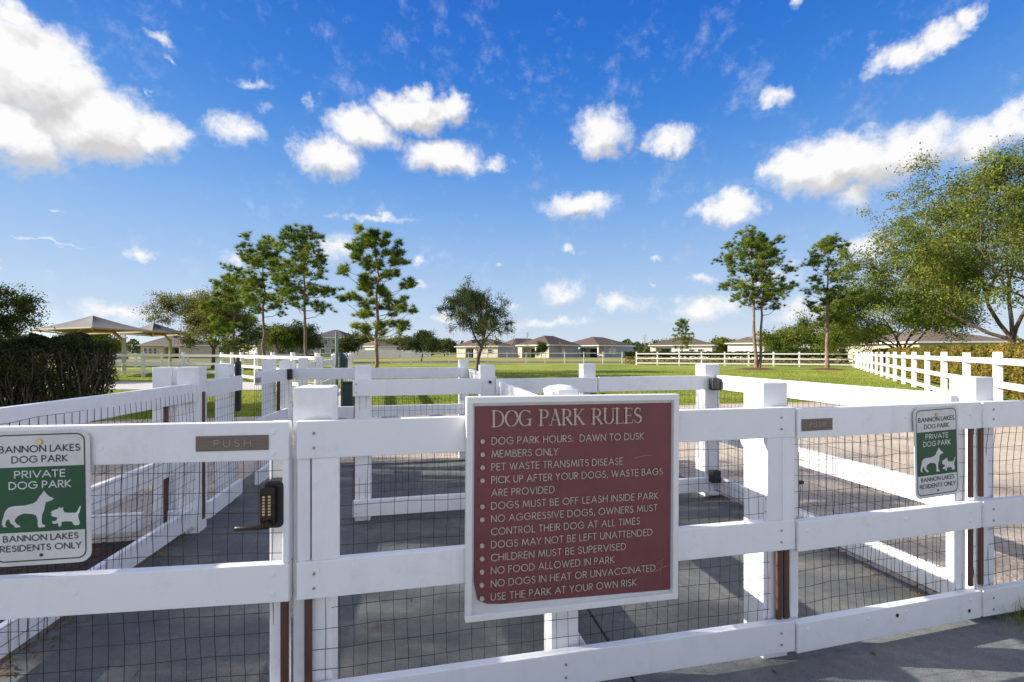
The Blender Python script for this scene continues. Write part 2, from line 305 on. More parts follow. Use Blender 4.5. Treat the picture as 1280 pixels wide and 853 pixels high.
# ------------------------------------------------------------------ helpers
ORG = {}
def tag(o, label=None, cat=None, group=None, kind=None):
    if label: o['label'] = label
    if cat: o['category'] = cat
    if group: o['group'] = group
    if kind: o['kind'] = kind
    return o
def thing(name, loc, label, cat, group=None):
    o = bpy.data.objects.new(name, None); COL.objects.link(o); o.location = loc; o.empty_display_size = .1
    ORG[o.name] = Vector(loc); return tag(o, label, cat, group)
class MB:
    def __init__(s): s.v = []; s.f = []; s.n = 0
    def add(s, vs, fs):
        b = s.n; s.v.extend([tuple(v) for v in vs]); s.f.extend([tuple(i + b for i in f) for f in fs]); s.n += len(vs); return s
    def box(s, c, sz, ang=0.0, tilt=0.0):
        hx, hy, hz = sz[0] / 2, sz[1] / 2, sz[2] / 2; ca, sa = math.cos(ang), math.sin(ang); vs = []
        for z in (-hz, hz):
            for (x, y) in ((-hx, -hy), (hx, -hy), (hx, hy), (-hx, hy)):
                x2, z2 = (x * math.cos(tilt) - z * math.sin(tilt), x * math.sin(tilt) + z * math.cos(tilt))
                vs.append((c[0] + x2 * ca - y * sa, c[1] + x2 * sa + y * ca, c[2] + z2))
        return s.add(vs, BOXF)
    def board(s, p0, p1, h, t):
        """board from p0 to p1 (centre line, 3D), h tall, t thick"""
        p0, p1 = Vector(p0), Vector(p1); a = (p1 - p0); L = a.length; ang = math.atan2(a.y, a.x); tilt = math.asin(a.z / L)
        return s.box((p0 + p1) / 2, (L, t, h), ang, tilt)
    def tube(s, pts, rad, sides=6, cap=True):
        pts = [Vector(p) for p in pts]; n = len(pts)
        rad = [rad] * n if isinstance(rad, (int, float)) else rad
        vs = []; fs = []; up = None
        for i, p in enumerate(pts):
            t = (pts[min(i + 1, n - 1)] - pts[max(i - 1, 0)])
            if t.length < 1e-9: t = Vector((0, 0, 1))
            t.normalize()
            if up is None:
                up = Vector((0, 0, 1)) if abs(t.z) < .9 else Vector((1, 0, 0))
            x = t.cross(up); x.normalize(); y = x.cross(t)
            for k in range(sides):
                a = 2 * math.pi * (k + .5) / sides; vs.append(p + (x * math.cos(a) + y * math.sin(a)) * rad[i])
        for i in range(n - 1):
            for k in range(sides):
                k2 = (k + 1) % sides; fs.append((i * sides + k, i * sides + k2, (i + 1) * sides + k2, (i + 1) * sides + k))
        if cap: fs.append(tuple(range(sides))[::-1]); fs.append(tuple((n - 1) * sides + k for k in range(sides)))
        return s.add(vs, fs)
    def build(s, name, mat, parent=None, bevel=0, segs=1, smooth=False, label=None, kind=None):
        org = ORG[parent.name] if parent is not None else Vector((0, 0, 0))
        me = bpy.data.meshes.new(name); me.from_pydata([(v[0] - org.x, v[1] - org.y, v[2] - org.z) for v in s.v], [], s.f)
        if bevel:
            bm = bmesh.new(); bm.from_mesh(me); bmesh.ops.bevel(bm, geom=list(bm.edges), offset=bevel, segments=segs, affect='EDGES', profile=.6); bm.to_mesh(me); bm.free()
        if smooth: me.shade_smooth()
        me.materials.append(mat); o = bpy.data.objects.new(name, me); COL.objects.link(o)
        if parent is not None: o.parent = parent
        ORG[o.name] = org
        if label: o['label'] = label
        if kind: o['kind'] = kind
        return o
BOXF = [(0, 3, 2, 1), (4, 5, 6, 7), (0, 1, 5, 4), (1, 2, 6, 5), (2, 3, 7, 6), (3, 0, 4, 7)]
def npmesh(name, V, Fc, mat, parent=None, kind=None, label=None):
    """V (n,3) float, Fc (m,k) int, all faces with k corners"""
    org = ORG[parent.name] if parent is not None else Vector((0, 0, 0))
    V = np.asarray(V, np.float32) - np.array(org, np.float32); Fc = np.asarray(Fc, np.int32); k = Fc.shape[1]
    me = bpy.data.meshes.new(name); me.vertices.add(len(V)); me.vertices.foreach_set('co', V.ravel())
    me.loops.add(Fc.size); me.loops.foreach_set('vertex_index', Fc.ravel()); me.polygons.add(len(Fc))
    me.polygons.foreach_set('loop_start', np.arange(0, Fc.size, k, dtype=np.int32)); me.polygons.foreach_set('loop_total', np.full(len(Fc), k, np.int32))
    me.update(); me.materials.append(mat); o = bpy.data.objects.new(name, me); COL.objects.link(o)
    if parent is not None: o.parent = parent
    ORG[o.name] = org
    if kind: o['kind'] = kind
    if label: o['label'] = label
    return o
# the frame of the dog park pens: U along the front fence, V away from it
Uv = Vector((.9806, .1961, 0)); Vv = Vector((-.1961, .9806, 0)); ANG = math.atan2(.1961, .9806)
def st(s, t, z=0): return Vector((Uv.x * s + Vv.x * t, Uv.y * s + Vv.y * t, z))
def P(x, y, z=0): return Vector((x, y, z))
def at(px, d, z=0): return Vector(((px - 640) / F * d, d, z))
def perp(p0, p1):
    a = Vector((p1[0] - p0[0], p1[1] - p0[1], 0)).normalized(); return Vector((-a.y, a.x, 0))   # to the left of travel

# ------------------------------------------------------------------ ground
def quad(name, pts, mat, z, kind='structure', label=None):
    m = MB(); m.add([(p[0], p[1], z) for p in pts], [tuple(range(len(pts)))]); o = m.build(name, mat); return tag(o, label, None, None, kind)
quad('lawn', [(-2500, -60), (2500, -60), (2500, 4500), (-2500, 4500)], m_lawn, -.03)
quad('gravel_yard', [st(-14, -3.0), st(16, -3.0), st(16, 11.0), st(8, 11.25), st(3, 10.9), st(-3, 11.15), st(-8, 10.8), st(-14, 11.2)], m_grav, -.012)
quad('bounce_ground', [st(-30, -16), st(30, -16), st(30, -1.25), st(-30, -1.25)], m_path, -.006)  # unseen pale ground added behind the camera to bounce light onto the fence
quad('mulch_bed', [st(-6.2, 1.0), st(-1.95, 1.0), st(-1.95, 3.95), st(-4.5, 4.0), st(-6.2, 4.0)], m_mulch, -.004)
quad('road', [(-260, 60), (60, 60), (60, 69), (-260, 69)], m_asph, -.022)
quad('path', [(-40, 18.2), (-9.2, 17.2), (-6.6, 15.0), (-5.2, 12), (-4.6, 10.8), (-3.3, 10.9), (-4.2, 13), (-5.6, 16.5), (-9, 21.5), (-40, 23)], m_path, -.008)
floor = bpy.data.objects.new('pavement', None); COL.objects.link(floor); floor['kind'] = 'structure'; ORG[floor.name] = Vector((0, 0, 0))
def slab(s0, s1, t0, t1, mat=None):
    m = MB(); g = .005; rnd = random.uniform(-.0015, .0015)
    q = [st(s0 + g, t0 + g), st(s1 - g, t0 + g), st(s1 - g, t1 - g), st(s0 + g, t1 - g)]
    m.add([(p.x, p.y, z) for z in (-.08, rnd) for p in q], BOXF); m.build('slab', mat or m_conc, floor, bevel=.004)
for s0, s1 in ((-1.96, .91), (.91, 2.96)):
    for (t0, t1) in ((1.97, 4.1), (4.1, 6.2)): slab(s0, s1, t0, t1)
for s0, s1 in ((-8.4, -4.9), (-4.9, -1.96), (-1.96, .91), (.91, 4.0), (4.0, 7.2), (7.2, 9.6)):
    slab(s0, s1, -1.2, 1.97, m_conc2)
quad('joint_filler', [st(-8.6, -1.2), st(9.6, -1.2), st(9.6, 1.75), st(2.96, 1.75), st(2.96, 6.18), st(-1.95, 6.18), st(-1.95, 1.75), st(-8.6, 1.75)], m_mulch, -.0075)

rng = np.random.default_rng(11)
def stfilter(s, t): return np.stack([Uv.x * s + Vv.x * t, Uv.y * s + Vv.y * t], 1)
def stones(n, S, T, size, mat, name, z=-.012, flat=.6, label=None, cat=None):
    s = rng.uniform(S[0], S[1], n); t = rng.uniform(T[0], T[1], n); p = stfilter(s, t)
    base = np.array([(1, 0, 0), (0, 1, 0), (-1, 0, 0), (0, -1, 0), (0, 0, 1), (0, 0, -1)], float)
    r = rng.uniform(size[0], size[1], (n, 1, 1)) * rng.uniform(.6, 1.3, (n, 6, 1)); a = rng.uniform(0, 6.28, n)
    B = np.repeat(base[None], n, 0) * r; ca, sa = np.cos(a)[:, None], np.sin(a)[:, None]
    x = B[:, :, 0] * ca - B[:, :, 1] * sa; y = B[:, :, 0] * sa + B[:, :, 1] * ca; zz = B[:, :, 2] * flat
    V = np.stack([x + p[:, :1], y + p[:, 1:], zz + z], 2).reshape(-1, 3)
    fc = np.array([(0, 1, 4), (1, 2, 4), (2, 3, 4), (3, 0, 4)]); Fc = (np.arange(n)[:, None, None] * 6 + fc[None]).reshape(-1, 3)
    return npmesh(name, V, Fc, mat, kind='stuff', label=label)
stones(26000, (-9, 9), (6.25, 11.1), (.006, .02), m_pebble, 'gravel', label='loose tan pebbles on the gravel yard behind the pens')
stones(12000, (3.0, 8.5), (2.0, 6.3), (.004, .012), m_pebble, 'gravel', label='fine tan gravel right of the pens')
stones(7000, (-7, -2.0), (4.05, 6.3), (.005, .015), m_pebble, 'gravel', label='loose gravel left of the pens')
stones(9000, (-6.0, -2.0), (1.0, 3.95), (.008, .028), m_chip, 'bark_mulch', -.002, .35, label='dark bark mulch in the bed left of the pen')
# fallen bits along the foot of the fences
def litter(pts, n, spread, name, label):
    V = []; Fc = []
    for i in range(n):
        k = rng.integers(0, len(pts) - 1); f = rng.uniform(); p = pts[k] * (1 - f) + pts[k + 1] * f
        c = np.array([p.x + rng.normal(0, spread), p.y + rng.normal(0, spread), .004]); s = rng.uniform(.006, .017); a = rng.uniform(0, 6.28)
        d = np.array([math.cos(a), math.sin(a), rng.uniform(-.1, .3)]) * s; e = np.array([-math.sin(a), math.cos(a), rng.uniform(-.3, .3)]) * s * .45
        b = len(V); V += [c - d, c + e + (0, 0, .004), c + d + (0, 0, .006), c - e + (0, 0, .003)]; Fc.append((b, b + 1, b + 2, b + 3))
    o = npmesh(name, V, Fc, lf_dryleaf, kind='stuff', label=label); return o
litter([st(-1.9, 1.9), st(-1.85, 4.0)], 900, .07, 'fallen_leaves', 'brown leaf litter along the foot of the left pen fence')
litter([st(-1.2, 4.05), st(2.8, 4.02)], 380, .07, 'fallen_leaves', 'leaf litter under the back fence of the pens')
litter([st(2.9, 1.9), st(2.85, 4.0)], 260, .05, 'fallen_leaves', 'leaf litter along the right pen fence')
litter([st(-3, 1.2), st(4, 1.3)], 90, .6, 'fallen_leaves', 'scattered dry leaves on the front pavement')
litter([st(-1.8, 2.5), st(2.7, 3.4)], 120, .6, 'fallen_leaves', 'scattered dry leaves on the pen floor')
litter([st(3.2, 1.9), st(4.4, 1.95)], 220, .10, 'fallen_leaves', 'brown leaves at the foot of the right hand fence')

def blades(n, sampler, h, w, name, label, mat=lf_grass, z=-.03):
    p, dist = sampler(n); n = len(p)
    a = rng.uniform(0, 6.28, n); hh = rng.uniform(h[0], h[1], n); ww = w * np.clip(dist / 8, .6, 4)
    lean = rng.normal(0, .35, (n, 2)) * hh[:, None]
    A = np.stack([p[:, 0] - np.cos(a) * ww, p[:, 1] - np.sin(a) * ww, np.full(n, z)], 1); B = np.stack([p[:, 0] + np.cos(a) * ww, p[:, 1] + np.sin(a) * ww, np.full(n, z)], 1)
    C = np.stack([p[:, 0] + lean[:, 0], p[:, 1] + lean[:, 1], z + hh], 1)
    V = np.stack([A, B, C], 1).reshape(-1, 3); Fc = np.arange(3 * n).reshape(-1, 3)
    return npmesh(name, V, Fc, mat, kind='stuff', label=label)
def lawn_sampler(n):
    inv = rng.uniform(1 / 36., 1 / 9.5, n); d = 1 / inv; x = rng.uniform(-1.2, 1.2, n) * d
    t = x * Vv.x + d * Vv.y; s = x * Uv.x + d * Uv.y
    edge = 11.05 + .22 * np.sin(s * 1.7) + rng.normal(0, .12, n)
    onpath = (d > 10.5) & (x < -3.2 - (d - 10.8) * .40) & (x > -4.9 - (d - 10.8) * .62) & (d < 17)
    onpath |= (x < -8) & (d > 17.0) & (d < 23)
    fence_r = x < 11.1 + (d - 10.4) * .65
    k = (t > edge) & ~onpath & fence_r
    return np.stack([x, d], 1)[k], d[k]
blades(260000, lawn_sampler, (.02, .055), .006, 'grass', 'short yellow green lawn grass in the dog run')
def patch(cx, cy, r, rz=0):
    def f(n):
        q = rng.normal(0, 1, (n, 2)) * r; return q + np.array([cx, cy]), np.full(n, 2.5)
    return f
blades(1500, patch(2.95, 2.40, (.13, .09)), (.04, .15), .004, 'weed_tuft', 'ragged dark grass tuft at the kerb of the right gate', z=0)
blades(260, patch(.33, 1.93, (.03, .06)), (.02, .05), .003, 'weed_tuft', 'small weeds in the joint behind the sign post', z=0)
blades(500, patch(3.25, 2.62, (.2, .03)), (.02, .07), .003, 'weed_tuft', 'thin weeds under the bottom rail at the right edge', z=0)

# ------------------------------------------------------------------ fence pieces
HR = .138; TH = .038; PW = .14
ZT, ZM, ZB = 1.175, .659, .19        # tops of the three rails in front
def mesh_panel(parent, p0, p1, z0, z1, off, r=.0011, sx=.0508, sz=.0762, wob=.003, seed=0, phase=0):
    rg = random.Random(seed); p0 = Vector((p0[0], p0[1], 0)); p1 = Vector((p1[0], p1[1], 0)); a = p1 - p0; L = a.length; a.normalize(); nrm = Vector((-a.y, a.x, 0))
    q = p0 + nrm * off; m = MB(); nx = int(L / sx)
    fx, fz = rg.uniform(1.5, 3), rg.uniform(3, 6); ph = [rg.uniform(0, 6) for _ in range(4)]
    def W3(u, z, layer=0):
        bow = wob * 3.0 * math.sin(fx * u + ph[0]) * math.sin(fz * z + ph[1])
        du = wob * (math.sin(7 * z + 3 * u + ph[2]) + .8 * math.sin(17 * z + 11 * u)); dz = wob * (math.sin(6 * u + 4 * z + ph[3]) + .8 * math.sin(19 * u + 9 * z))
        return q + a * (u + du) + nrm * (bow + layer) + Vector((0, 0, z + dz))
    nseg = 10
    for i in range(nx + 1):
        u = min(L, phase + i * sx)
        if u > L: break
        m.tube([W3(u, z0 + (z1 - z0) * j / nseg) for j in range(nseg + 1)], r, 4, False)
    k = 0; z = z1
    while z > z0:
        n = max(4, int(L / .12)); m.tube([W3(L * j / n, z, 2 * r) for j in range(n + 1)], r, 4, False); z -= sz; k += 1
    return m.build('wire_mesh', m_wire, parent, kind='stuff')
def rail(parent, p0, p1, ztop, off=TH / 2, h=HR, t=TH, mat=None, dz=0, name='rail', bev=.004):
    n = perp(p0, p1); a = Vector((p0[0], p0[1], ztop - h / 2)) + n * off; b = Vector((p1[0], p1[1], ztop - h / 2 + dz)) + n * off
    m = MB(); m.board(a, b, h, t); return m.build(name, mat or white, parent, bevel=bev, segs=2)
def post(parent, c, z1, w=PW, ang=ANG, mat=None, z0=-.05, w2=None, name='post', bev=.006):
    m = MB(); m.box((c[0], c[1], (z0 + z1) / 2), (w, w2 or w, z1 - z0), ang); return m.build(name, mat or white, parent, bevel=bev, segs=2)
def screws(parent, pts, nrm, r=.006, mat=None, name='screws'):
    m = MB(); nrm = Vector(nrm).normalized()
    for p in pts:
        p = Vector(p); x = nrm.cross(Vector((0, 0, 1))).normalized(); z = Vector((0, 0, 1)); vs = []
        for lay, rr in ((-.001, r), (.0025, r), (.0035, r * .55)):
            vs += [p + nrm * lay + (x * math.cos(k * 1.0472) + z * math.sin(k * 1.0472)) * rr for k in range(6)]
        m.add(vs, [(k, (k + 1) % 6, 6 + (k + 1) % 6, 6 + k) for k in range(6)] + [(6 + k, 6 + (k + 1) % 6, 12 + (k + 1) % 6, 12 + k) for k in range(6)] + [tuple(range(12, 18))])
    return m.build(name, mat or m_zinc, parent, kind='stuff')
def lerp(a, b, f): return Vector(a) * (1 - f) + Vector(b) * f
def along(a, b, dist): a, b = Vector(a), Vector(b); return a + (b - a).normalized() * dist

# front line, camera side face of the rails
G0, G1 = P(-2.06, 1.50), P(-.812, 1.655)
P0, P1 = P(-.787, 1.662), P(1.303, 2.095)
R0, R1 = P(1.318, 2.100), P(2.462, 2.387)
S0, S1 = P(2.476, 2.390), P(4.25, 2.79)
BOLT = (.62, .60, .58)

# --- left front gate
gt = thing('wooden_gate', (-1.43, 1.6, 0), 'white board gate at the left with a keypad lock and a cut off green sign', 'gate', 'white gates of the dog pens')
for z in (ZT, ZM, ZB): rail(gt, G0, G1, z)
n1 = perp(G0, G1); d1 = (G1 - G0).normalized(); aG = math.atan2(d1.y, d1.x)
for q, w in ((G0 + d1 * .05, .09), (G1 - d1 * .052, .066)):
    c = q + n1 * (.046 + .02); m = MB(); m.box((c.x, c.y, (.06 + ZT) / 2), (w if w > .07 else .064, .038, ZT - .06 - .01), aG); m.build('stile', white, gt, bevel=.003)
c = G1 - d1 * .003 + n1 * .02   # board closing the gate end between top and middle rail
m = MB(); m.box((G1.x + d1.x * -.012 + n1.x * .027, G1.y + d1.y * -.012 + n1.y * .027, (ZT - HR + ZM) / 2), (.022, .05, ZT - HR - ZM), aG); m.build('end_board', white, gt, bevel=.003)
mesh_panel(gt, G0, along(G1, G0, .03), .07, ZT - .03, .042, seed=3, phase=.02)
m = MB()
for (za, zb) in ((.20, ZM - HR), (0.055, .052)):
    if zb > za: cc_ = G1 - d1 * .018 + n1 * .012; m.box((cc_.x, cc_.y, (za + zb) / 2), (.026, .016, zb - za), aG)
m.build('hinge_strip', m_brown, gt, bevel=.002)
nb = -n1
screws(gt, [Vector((*(G1 - d1 * u)[:2], z)) + nb * .001 for u in (.055,) for z in (ZT - .035, ZT - .11, ZM - .035, ZM - .105)] + [Vector((*(G1 - d1 * .62)[:2], ZT - .075)), Vector((*(G1 - d1 * .70)[:2], ZM - .06))], nb, .010, white, 'bolt_heads')
# push plate
def push_plate(parent, q0, q1, ztop, h, nrm, textmat, arrows=True):
    q0, q1 = Vector(q0), Vector(q1); a = (q1 - q0).normalized(); L = (q1 - q0).length; nb_ = Vector(nrm)
    m = MB(); m.board(Vector((*q0[:2], ztop - h / 2)) + nb_ * .0025, Vector((*q1[:2], ztop - h / 2)) + nb_ * .0025, h, .003); o = m.build('push_plate', m_plate, parent, bevel=.0008)
    t = stroke_text('PUSH', h * .44, gap=.55, wt=.13)
    wdt = t[1]; s = L * .50 / wdt if wdt else 1
    place_strokes(t, o, textmat, q0 + a * (L * .25) + nb_ * .0048, a, Vector((0, 0, 1)), ztop - h * .72, nb_, xs=L * .5 / wdt)
    return o

# ------------------------------------------------------------------ stroke lettering (drawn capitals)
def arc(cx, cy, rx, ry, a0, a1, n=10):
    return [(cx + rx * math.cos(R(a0 + (a1 - a0) * i / n)), cy + ry * math.sin(R(a0 + (a1 - a0) * i / n))) for i in range(n + 1)]
GL = {
 'A': (.86, [[(0, 0), (.43, 1)], [(.43, 1), (.86, 0)], [(.16, .34), (.70, .34)]]),
 'B': (.56, [[(0, 0), (0, 1)], [(0, 1), (.26, 1)] + arc(.26, .77, .22, .23, 90, -90, 8) + [(0, .54)], [(0, .54), (.28, .54)] + arc(.28, .27, .27, .27, 90, -90, 8) + [(0, 0)]]),
 'C': (.86, [arc(.52, .5, .52, .5, 42, 318, 16)]),
 'D': (.76, [[(0, 0), (0, 1)], [(0, 1), (.26, 1)] + arc(.26, .5, .5, .5, 90, -90, 14) + [(0, 0)]]),
 'E': (.48, [[(0, 0), (0, 1)], [(0, 1), (.48, 1)], [(0, .52), (.45, .52)], [(0, 0), (.48, 0)]]),
 'F': (.46, [[(0, 0), (0, 1)], [(0, 1), (.46, 1)], [(0, .52), (.43, .52)]]),
 'G': (.98, [arc(.5, .5, .5, .5, 42, 360, 18) + [(.56, .5)]]),
 'H': (.68, [[(0, 0), (0, 1)], [(.68, 0), (.68, 1)], [(0, .53), (.68, .53)]]),
 'I': (.0, [[(0, 0), (0, 1)]]),
 'K': (.62, [[(0, 0), (0, 1)], [(.58, 1), (.02, .5)], [(.04, .52), (.62, 0)]]),
 'L': (.42, [[(0, 1), (0, 0)], [(0, 0), (.42, 0)]]),
 'M': (.98, [[(0, 0), (.15, 1)], [(.15, 1), (.49, .1)], [(.49, .1), (.83, 1)], [(.83, 1), (.98, 0)]]),
 'N': (.74, [[(0, 0), (0, 1)], [(0, 1), (.74, 0)], [(.74, 0), (.74, 1)]]),
 'O': (1.0, [arc(.5, .5, .5, .5, 0, 360, 20)]),
 'P': (.52, [[(0, 0), (0, 1)], [(0, 1), (.26, 1)] + arc(.26, .74, .26, .26, 90, -90, 8) + [(0, .48)]]),
 'R': (.56, [[(0, 0), (0, 1)], [(0, 1), (.26, 1)] + arc(.26, .74, .26, .26, 90, -90, 8) + [(0, .48)], [(.22, .48), (.56, 0)]]),
 'S': (.50, [arc(.25, .76, .22, .24, 30, 270, 9) + arc(.25, .26, .25, .26, 90, -150, 10)]),
 'T': (.58, [[(.29, 0), (.29, 1)], [(0, 1), (.58, 1)]]),
 'U': (.64, [[(0, 1), (0, .32)] + arc(.32, .32, .32, .32, 180, 360, 10) + [(.64, 1)]]),
 'V': (.80, [[(0, 1), (.40, 0)], [(.40, 0), (.80, 1)]]),
 'W': (1.18, [[(0, 1), (.30, 0)], [(.30, 0), (.59, .95)], [(.59, .95), (.88, 0)], [(.88, 0), (1.18, 1)]]),
 'Y': (.68, [[(0, 1), (.34, .5)], [(.68, 1), (.34, .5)], [(.34, .5), (.34, 0)]]),
 ',': (.10, [[(.08, .06), (0, -.18)]]), ':': (.08, [[(.04, .0), (.04, .08)], [(.04, .55), (.04, .63)]]),
}
def stroke_text(txt, h, gap=.22, wt=.115, space=.42):
    x = 0; polys = []
    for i, ch in enumerate(txt):
        if ch == ' ': x += space; continue
        w, strokes = GL[ch]
        for s in strokes: polys.append([((px + x) * h, py * h) for px, py in s])
        x += w + gap
        if ch in 'LAVTY' and i + 1 < len(txt) and txt[i + 1] in 'VYTAW': x -= .10
    return polys, (x - gap) * h, wt * h
def ribbon(m, pts, w, f, xs=1.0):
    """flat ribbon; f maps (x, y) -> 3D"""
    n = len(pts); W2 = w if isinstance(w, list) else [w] * n; L_ = []; R_ = []
    for i in range(n):
        a = pts[max(i - 1, 0)]; b = pts[min(i + 1, n - 1)]; dx, dy = (b[0] - a[0]) * xs, b[1] - a[1]; l = math.hypot(dx, dy) or 1; nx, ny = -dy / l, dx / l
        ex = 0
        x, y = pts[i][0] * xs, pts[i][1]
        if i == 0: x -= dx / l * W2[i] * .3; y -= dy / l * W2[i] * .3
        if i == n - 1: x += dx / l * W2[i] * .3; y += dy / l * W2[i] * .3
        L_.append(f(x + nx * W2[i] / 2, y + ny * W2[i] / 2)); R_.append(f(x - nx * W2[i] / 2, y - ny * W2[i] / 2))
    m.add(L_ + R_, [(i, n + i, n + i + 1, i + 1) for i in range(n - 1)])
def place_strokes(t, parent, mat, origin, a, up, z, nrm, xs=1.0, name='lettering'):
    m = MB(); k = 0
    for poly in t[0]:
        k += 1; o = Vector((origin.x, origin.y, z)) + Vector(nrm) * (.00003 * k)
        ribbon(m, poly, t[2], lambda x, y: o + Vector(a) * x + Vector(up) * y, xs)
    return m.build(name, mat, parent)

push_plate(gt, along(G1, G0, .312), along(G1, G0, .068), 1.130, .054, nb, m_plateletter)
# keypad lock
lk = MB(); qc = G1 - d1 * .047; 
def gp(u, z, out): return Vector((*(G1 - d1 * u)[:2], z)) + nb * out
def rrect(m, u0, u1, z0, z1, o0, o1, r, gpf, n=5):
    ring = []
    for (cx, cz, a0) in ((u1 - r, z1 - r, 0), (u0 + r, z1 - r, 90), (u0 + r, z0 + r, 180), (u1 - r, z0 + r, 270)):
        for i in range(n + 1):
            a = R(a0 + 90 * i / n); ring.append((cx + r * math.cos(a), cz + r * math.sin(a)))
    k = len(ring); bv = min(.003, abs(o1 - o0) * .3)
    vs = [gpf(u, z, o0) for u, z in ring] + [gpf(u, z, o1 - bv) for u, z in ring]
    cu, cz_ = (u0 + u1) / 2, (z0 + z1) / 2
    vs += [gpf(cu + (u - cu) * (1 - bv * 2 / abs(u1 - u0)), cz_ + (z - cz_) * (1 - bv * 2 / abs(z1 - z0)), o1) for u, z in ring]
    m.add(vs, [tuple(range(k))] + [(j * k + i, (j * k) + (i + 1) % k, (j + 1) * k + (i + 1) % k, (j + 1) * k + i) for j in (0, 1) for i in range(k)] + [tuple(range(2 * k, 3 * k))])
lk = MB(); rrect(lk, .018, .088, .792, .962, -.045, .002, .02, gp); lock = lk.build('door_lock', m_black, gt)
b = MB(); rrect(b, .040, .090, .806, .945, .002, .026, .012, gp); b.build('keypad', m_lever, lock)
b = MB()
for i in range(7):
    for u in (.055, .074): b.box(gp(u, .918 - i * .0105 - .004, .028), (.0085, .008, .006), aG)
b.build('buttons', m_brass, lock, kind='stuff')
b = MB(); b.tube([gp(.058, .818, .026), gp(.060, .815, .045)], .012, 10); b.tube([gp(.05, .818, .045), gp(.085, .814, .048), gp(.125, .812, .048), gp(.160, .812, .046), gp(.165, .812, .046)], [.013, .011, .0085, .0095, .004], 8); b.build('lever_handle', m_lever, lock, smooth=True)
b = MB(); b.tube([gp(.085, .858, -.05), gp(.118, .852, -.06)], .008, 8); b.build('inside_lever', m_black, lock)

# --- front panel with the big sign's post
fp = thing('board_fence', (.25, 1.95, 0), 'white three board fence panel with wire mesh that carries the maroon rules sign', 'fence')
for z in (ZT, ZM, ZB): rail(fp, P0, P1, z)
n2 = perp(P0, P1); d2 = (P1 - P0).normalized(); aP = math.atan2(d2.y, d2.x); nb2 = -n2
mesh_panel(fp, along(P0, P1, .04), along(P1, P0, .10), .03, ZT - .03, .042, seed=9)
cL = along(P0, P1, .045) + n2 * (.046 + .07); cC = along(P0, P1, 1.045) + n2 * (.046 + .07); cM = along(P1, P0, .060) + n2 * (.046 + .07)
post(fp, cL, 1.295, ang=aP, w=.137); post(fp, cM, 1.285, ang=aP, w=.132)
# centre post with a rounded cap and a flared foot
post(fp, cC, 1.262, ang=aP, w=.12)
m = MB(); m.tube([Vector((cC.x, cC.y, z)) for z in (1.255, 1.270, 1.281, 1.286)], [.076, .076, .052, .02], 14); m.build('post_cap', white, fp)
m = MB(); q = cC + d2 * .075
m.add([q + Vector((0, 0, z)) + d2 * u + n2 * v for v in (-.035, .035) for (u, z) in ((-.02, -.02), (.075, -.02), (.075, .08), (-.02, .24))], [(0, 1, 2, 3), (7, 6, 5, 4), (0, 4, 5, 1), (1, 5, 6, 2), (2, 6, 7, 3), (3, 7, 4, 0)]); m.build('brace', white, fp, bevel=.003)
# cover boards between top and middle rail
for (u, w, dep) in ((.022, .046, .018), (.098, .094, .030)):
    q = along(P0, P1, u) + n2 * .02; m = MB(); m.box((q.x, q.y, (ZT - HR + ZM) / 2), (w - (.002 if w < .09 else 0), dep, ZT - HR - ZM), aP); m.build('cover_board', white, fp, bevel=.002)
for (u, w) in ((.108, .078), (.032, .068)):
    q = along(P1, P0, u) + n2 * .012; m = MB(); m.box((q.x, q.y, (ZT - HR + ZM) / 2), (w, .024 if w > .07 else .018, ZT - HR - ZM), aP); m.build('cover_board', white, fp, bevel=.002)
for q, (za, zb) in ((along(P0, P1, .034), (.03, ZM - HR)), (along(P1, P0, .022), (ZB - .01, ZM - HR)), (along(P1, P0, .060), (ZB, ZM - HR))):
    q = q + n2 * .03; m = MB(); m.box((q.x, q.y, (za + zb) / 2), (.026, .014, zb - za), aP); m.build('hinge_strip', m_brown, fp, bevel=.002)
def fpq(u, z): return Vector((*along(P0, P1, u)[:2], z)) + nb2 * .0005
screws(fp, [fpq(u, z) for u in (.06, 1.03, 2.06) for z in (ZT - .045, ZT - .098, ZM - .045, ZM - .098, ZB - .045, ZB - .098)] + [fpq(u, z) + n2 * .012 for u in (.075, .12, 1.99) for z in (.96, .90, .83, .76, .70)], nb2, .0055)

# --- right front gate
rg_ = thing('wooden_gate', (1.9, 2.25, 0), 'white board gate right of the maroon sign, carrying the tilted green dog park sign', 'gate', 'white gates of the dog pens')
for z in (ZT - .008, ZM - .015, ZB - .015): rail(rg_, R0, R1, z)
n3 = perp(R0, R1); d3 = (R1 - R0).normalized(); aR = math.atan2(d3.y, d3.x); nb3 = -n3
mesh_panel(rg_, R0, along(R1, R0, .02), .05, ZT - .03, .042, seed=21, wob=.0045)
for u, w in ((.03, .05), (1.10, .085)):
    q = along(R0, R1, u) + n3 * (.046 + .02); m = MB(); m.box((q.x, q.y, (.05 + ZT - .02) / 2), (w, .038, ZT - .07), aR); m.build('stile', white, rg_, bevel=.003)
for (za, zb) in ((ZM, ZT - HR - .01), (ZB, ZM - HR - .015)):
    q = along(R1, R0, .028) + n3 * .03; m = MB(); m.box((q.x, q.y, (za + zb) / 2), (.026, .014, zb - za), aR); m.build('hinge_strip', m_brown, rg_, bevel=.002)
push_plate(rg_, along(R0, R1, .020), along(R0, R1, .198), 1.118, .055, nb3, m_plateletter)
def rgq(u, z, out=0): return Vector((*along(R0, R1, u)[:2], z)) + nb3 * out
screws(rg_, [rgq(u, z, .0005) for u in (.055, .42, .66, 1.1) for z in (ZT - .07, ZM - .06, ZB - .05)] + [rgq(1.1, ZM - .11, .0005), rgq(1.1, ZB - .11, .0005)], nb3, .009, white, 'bolt_heads')
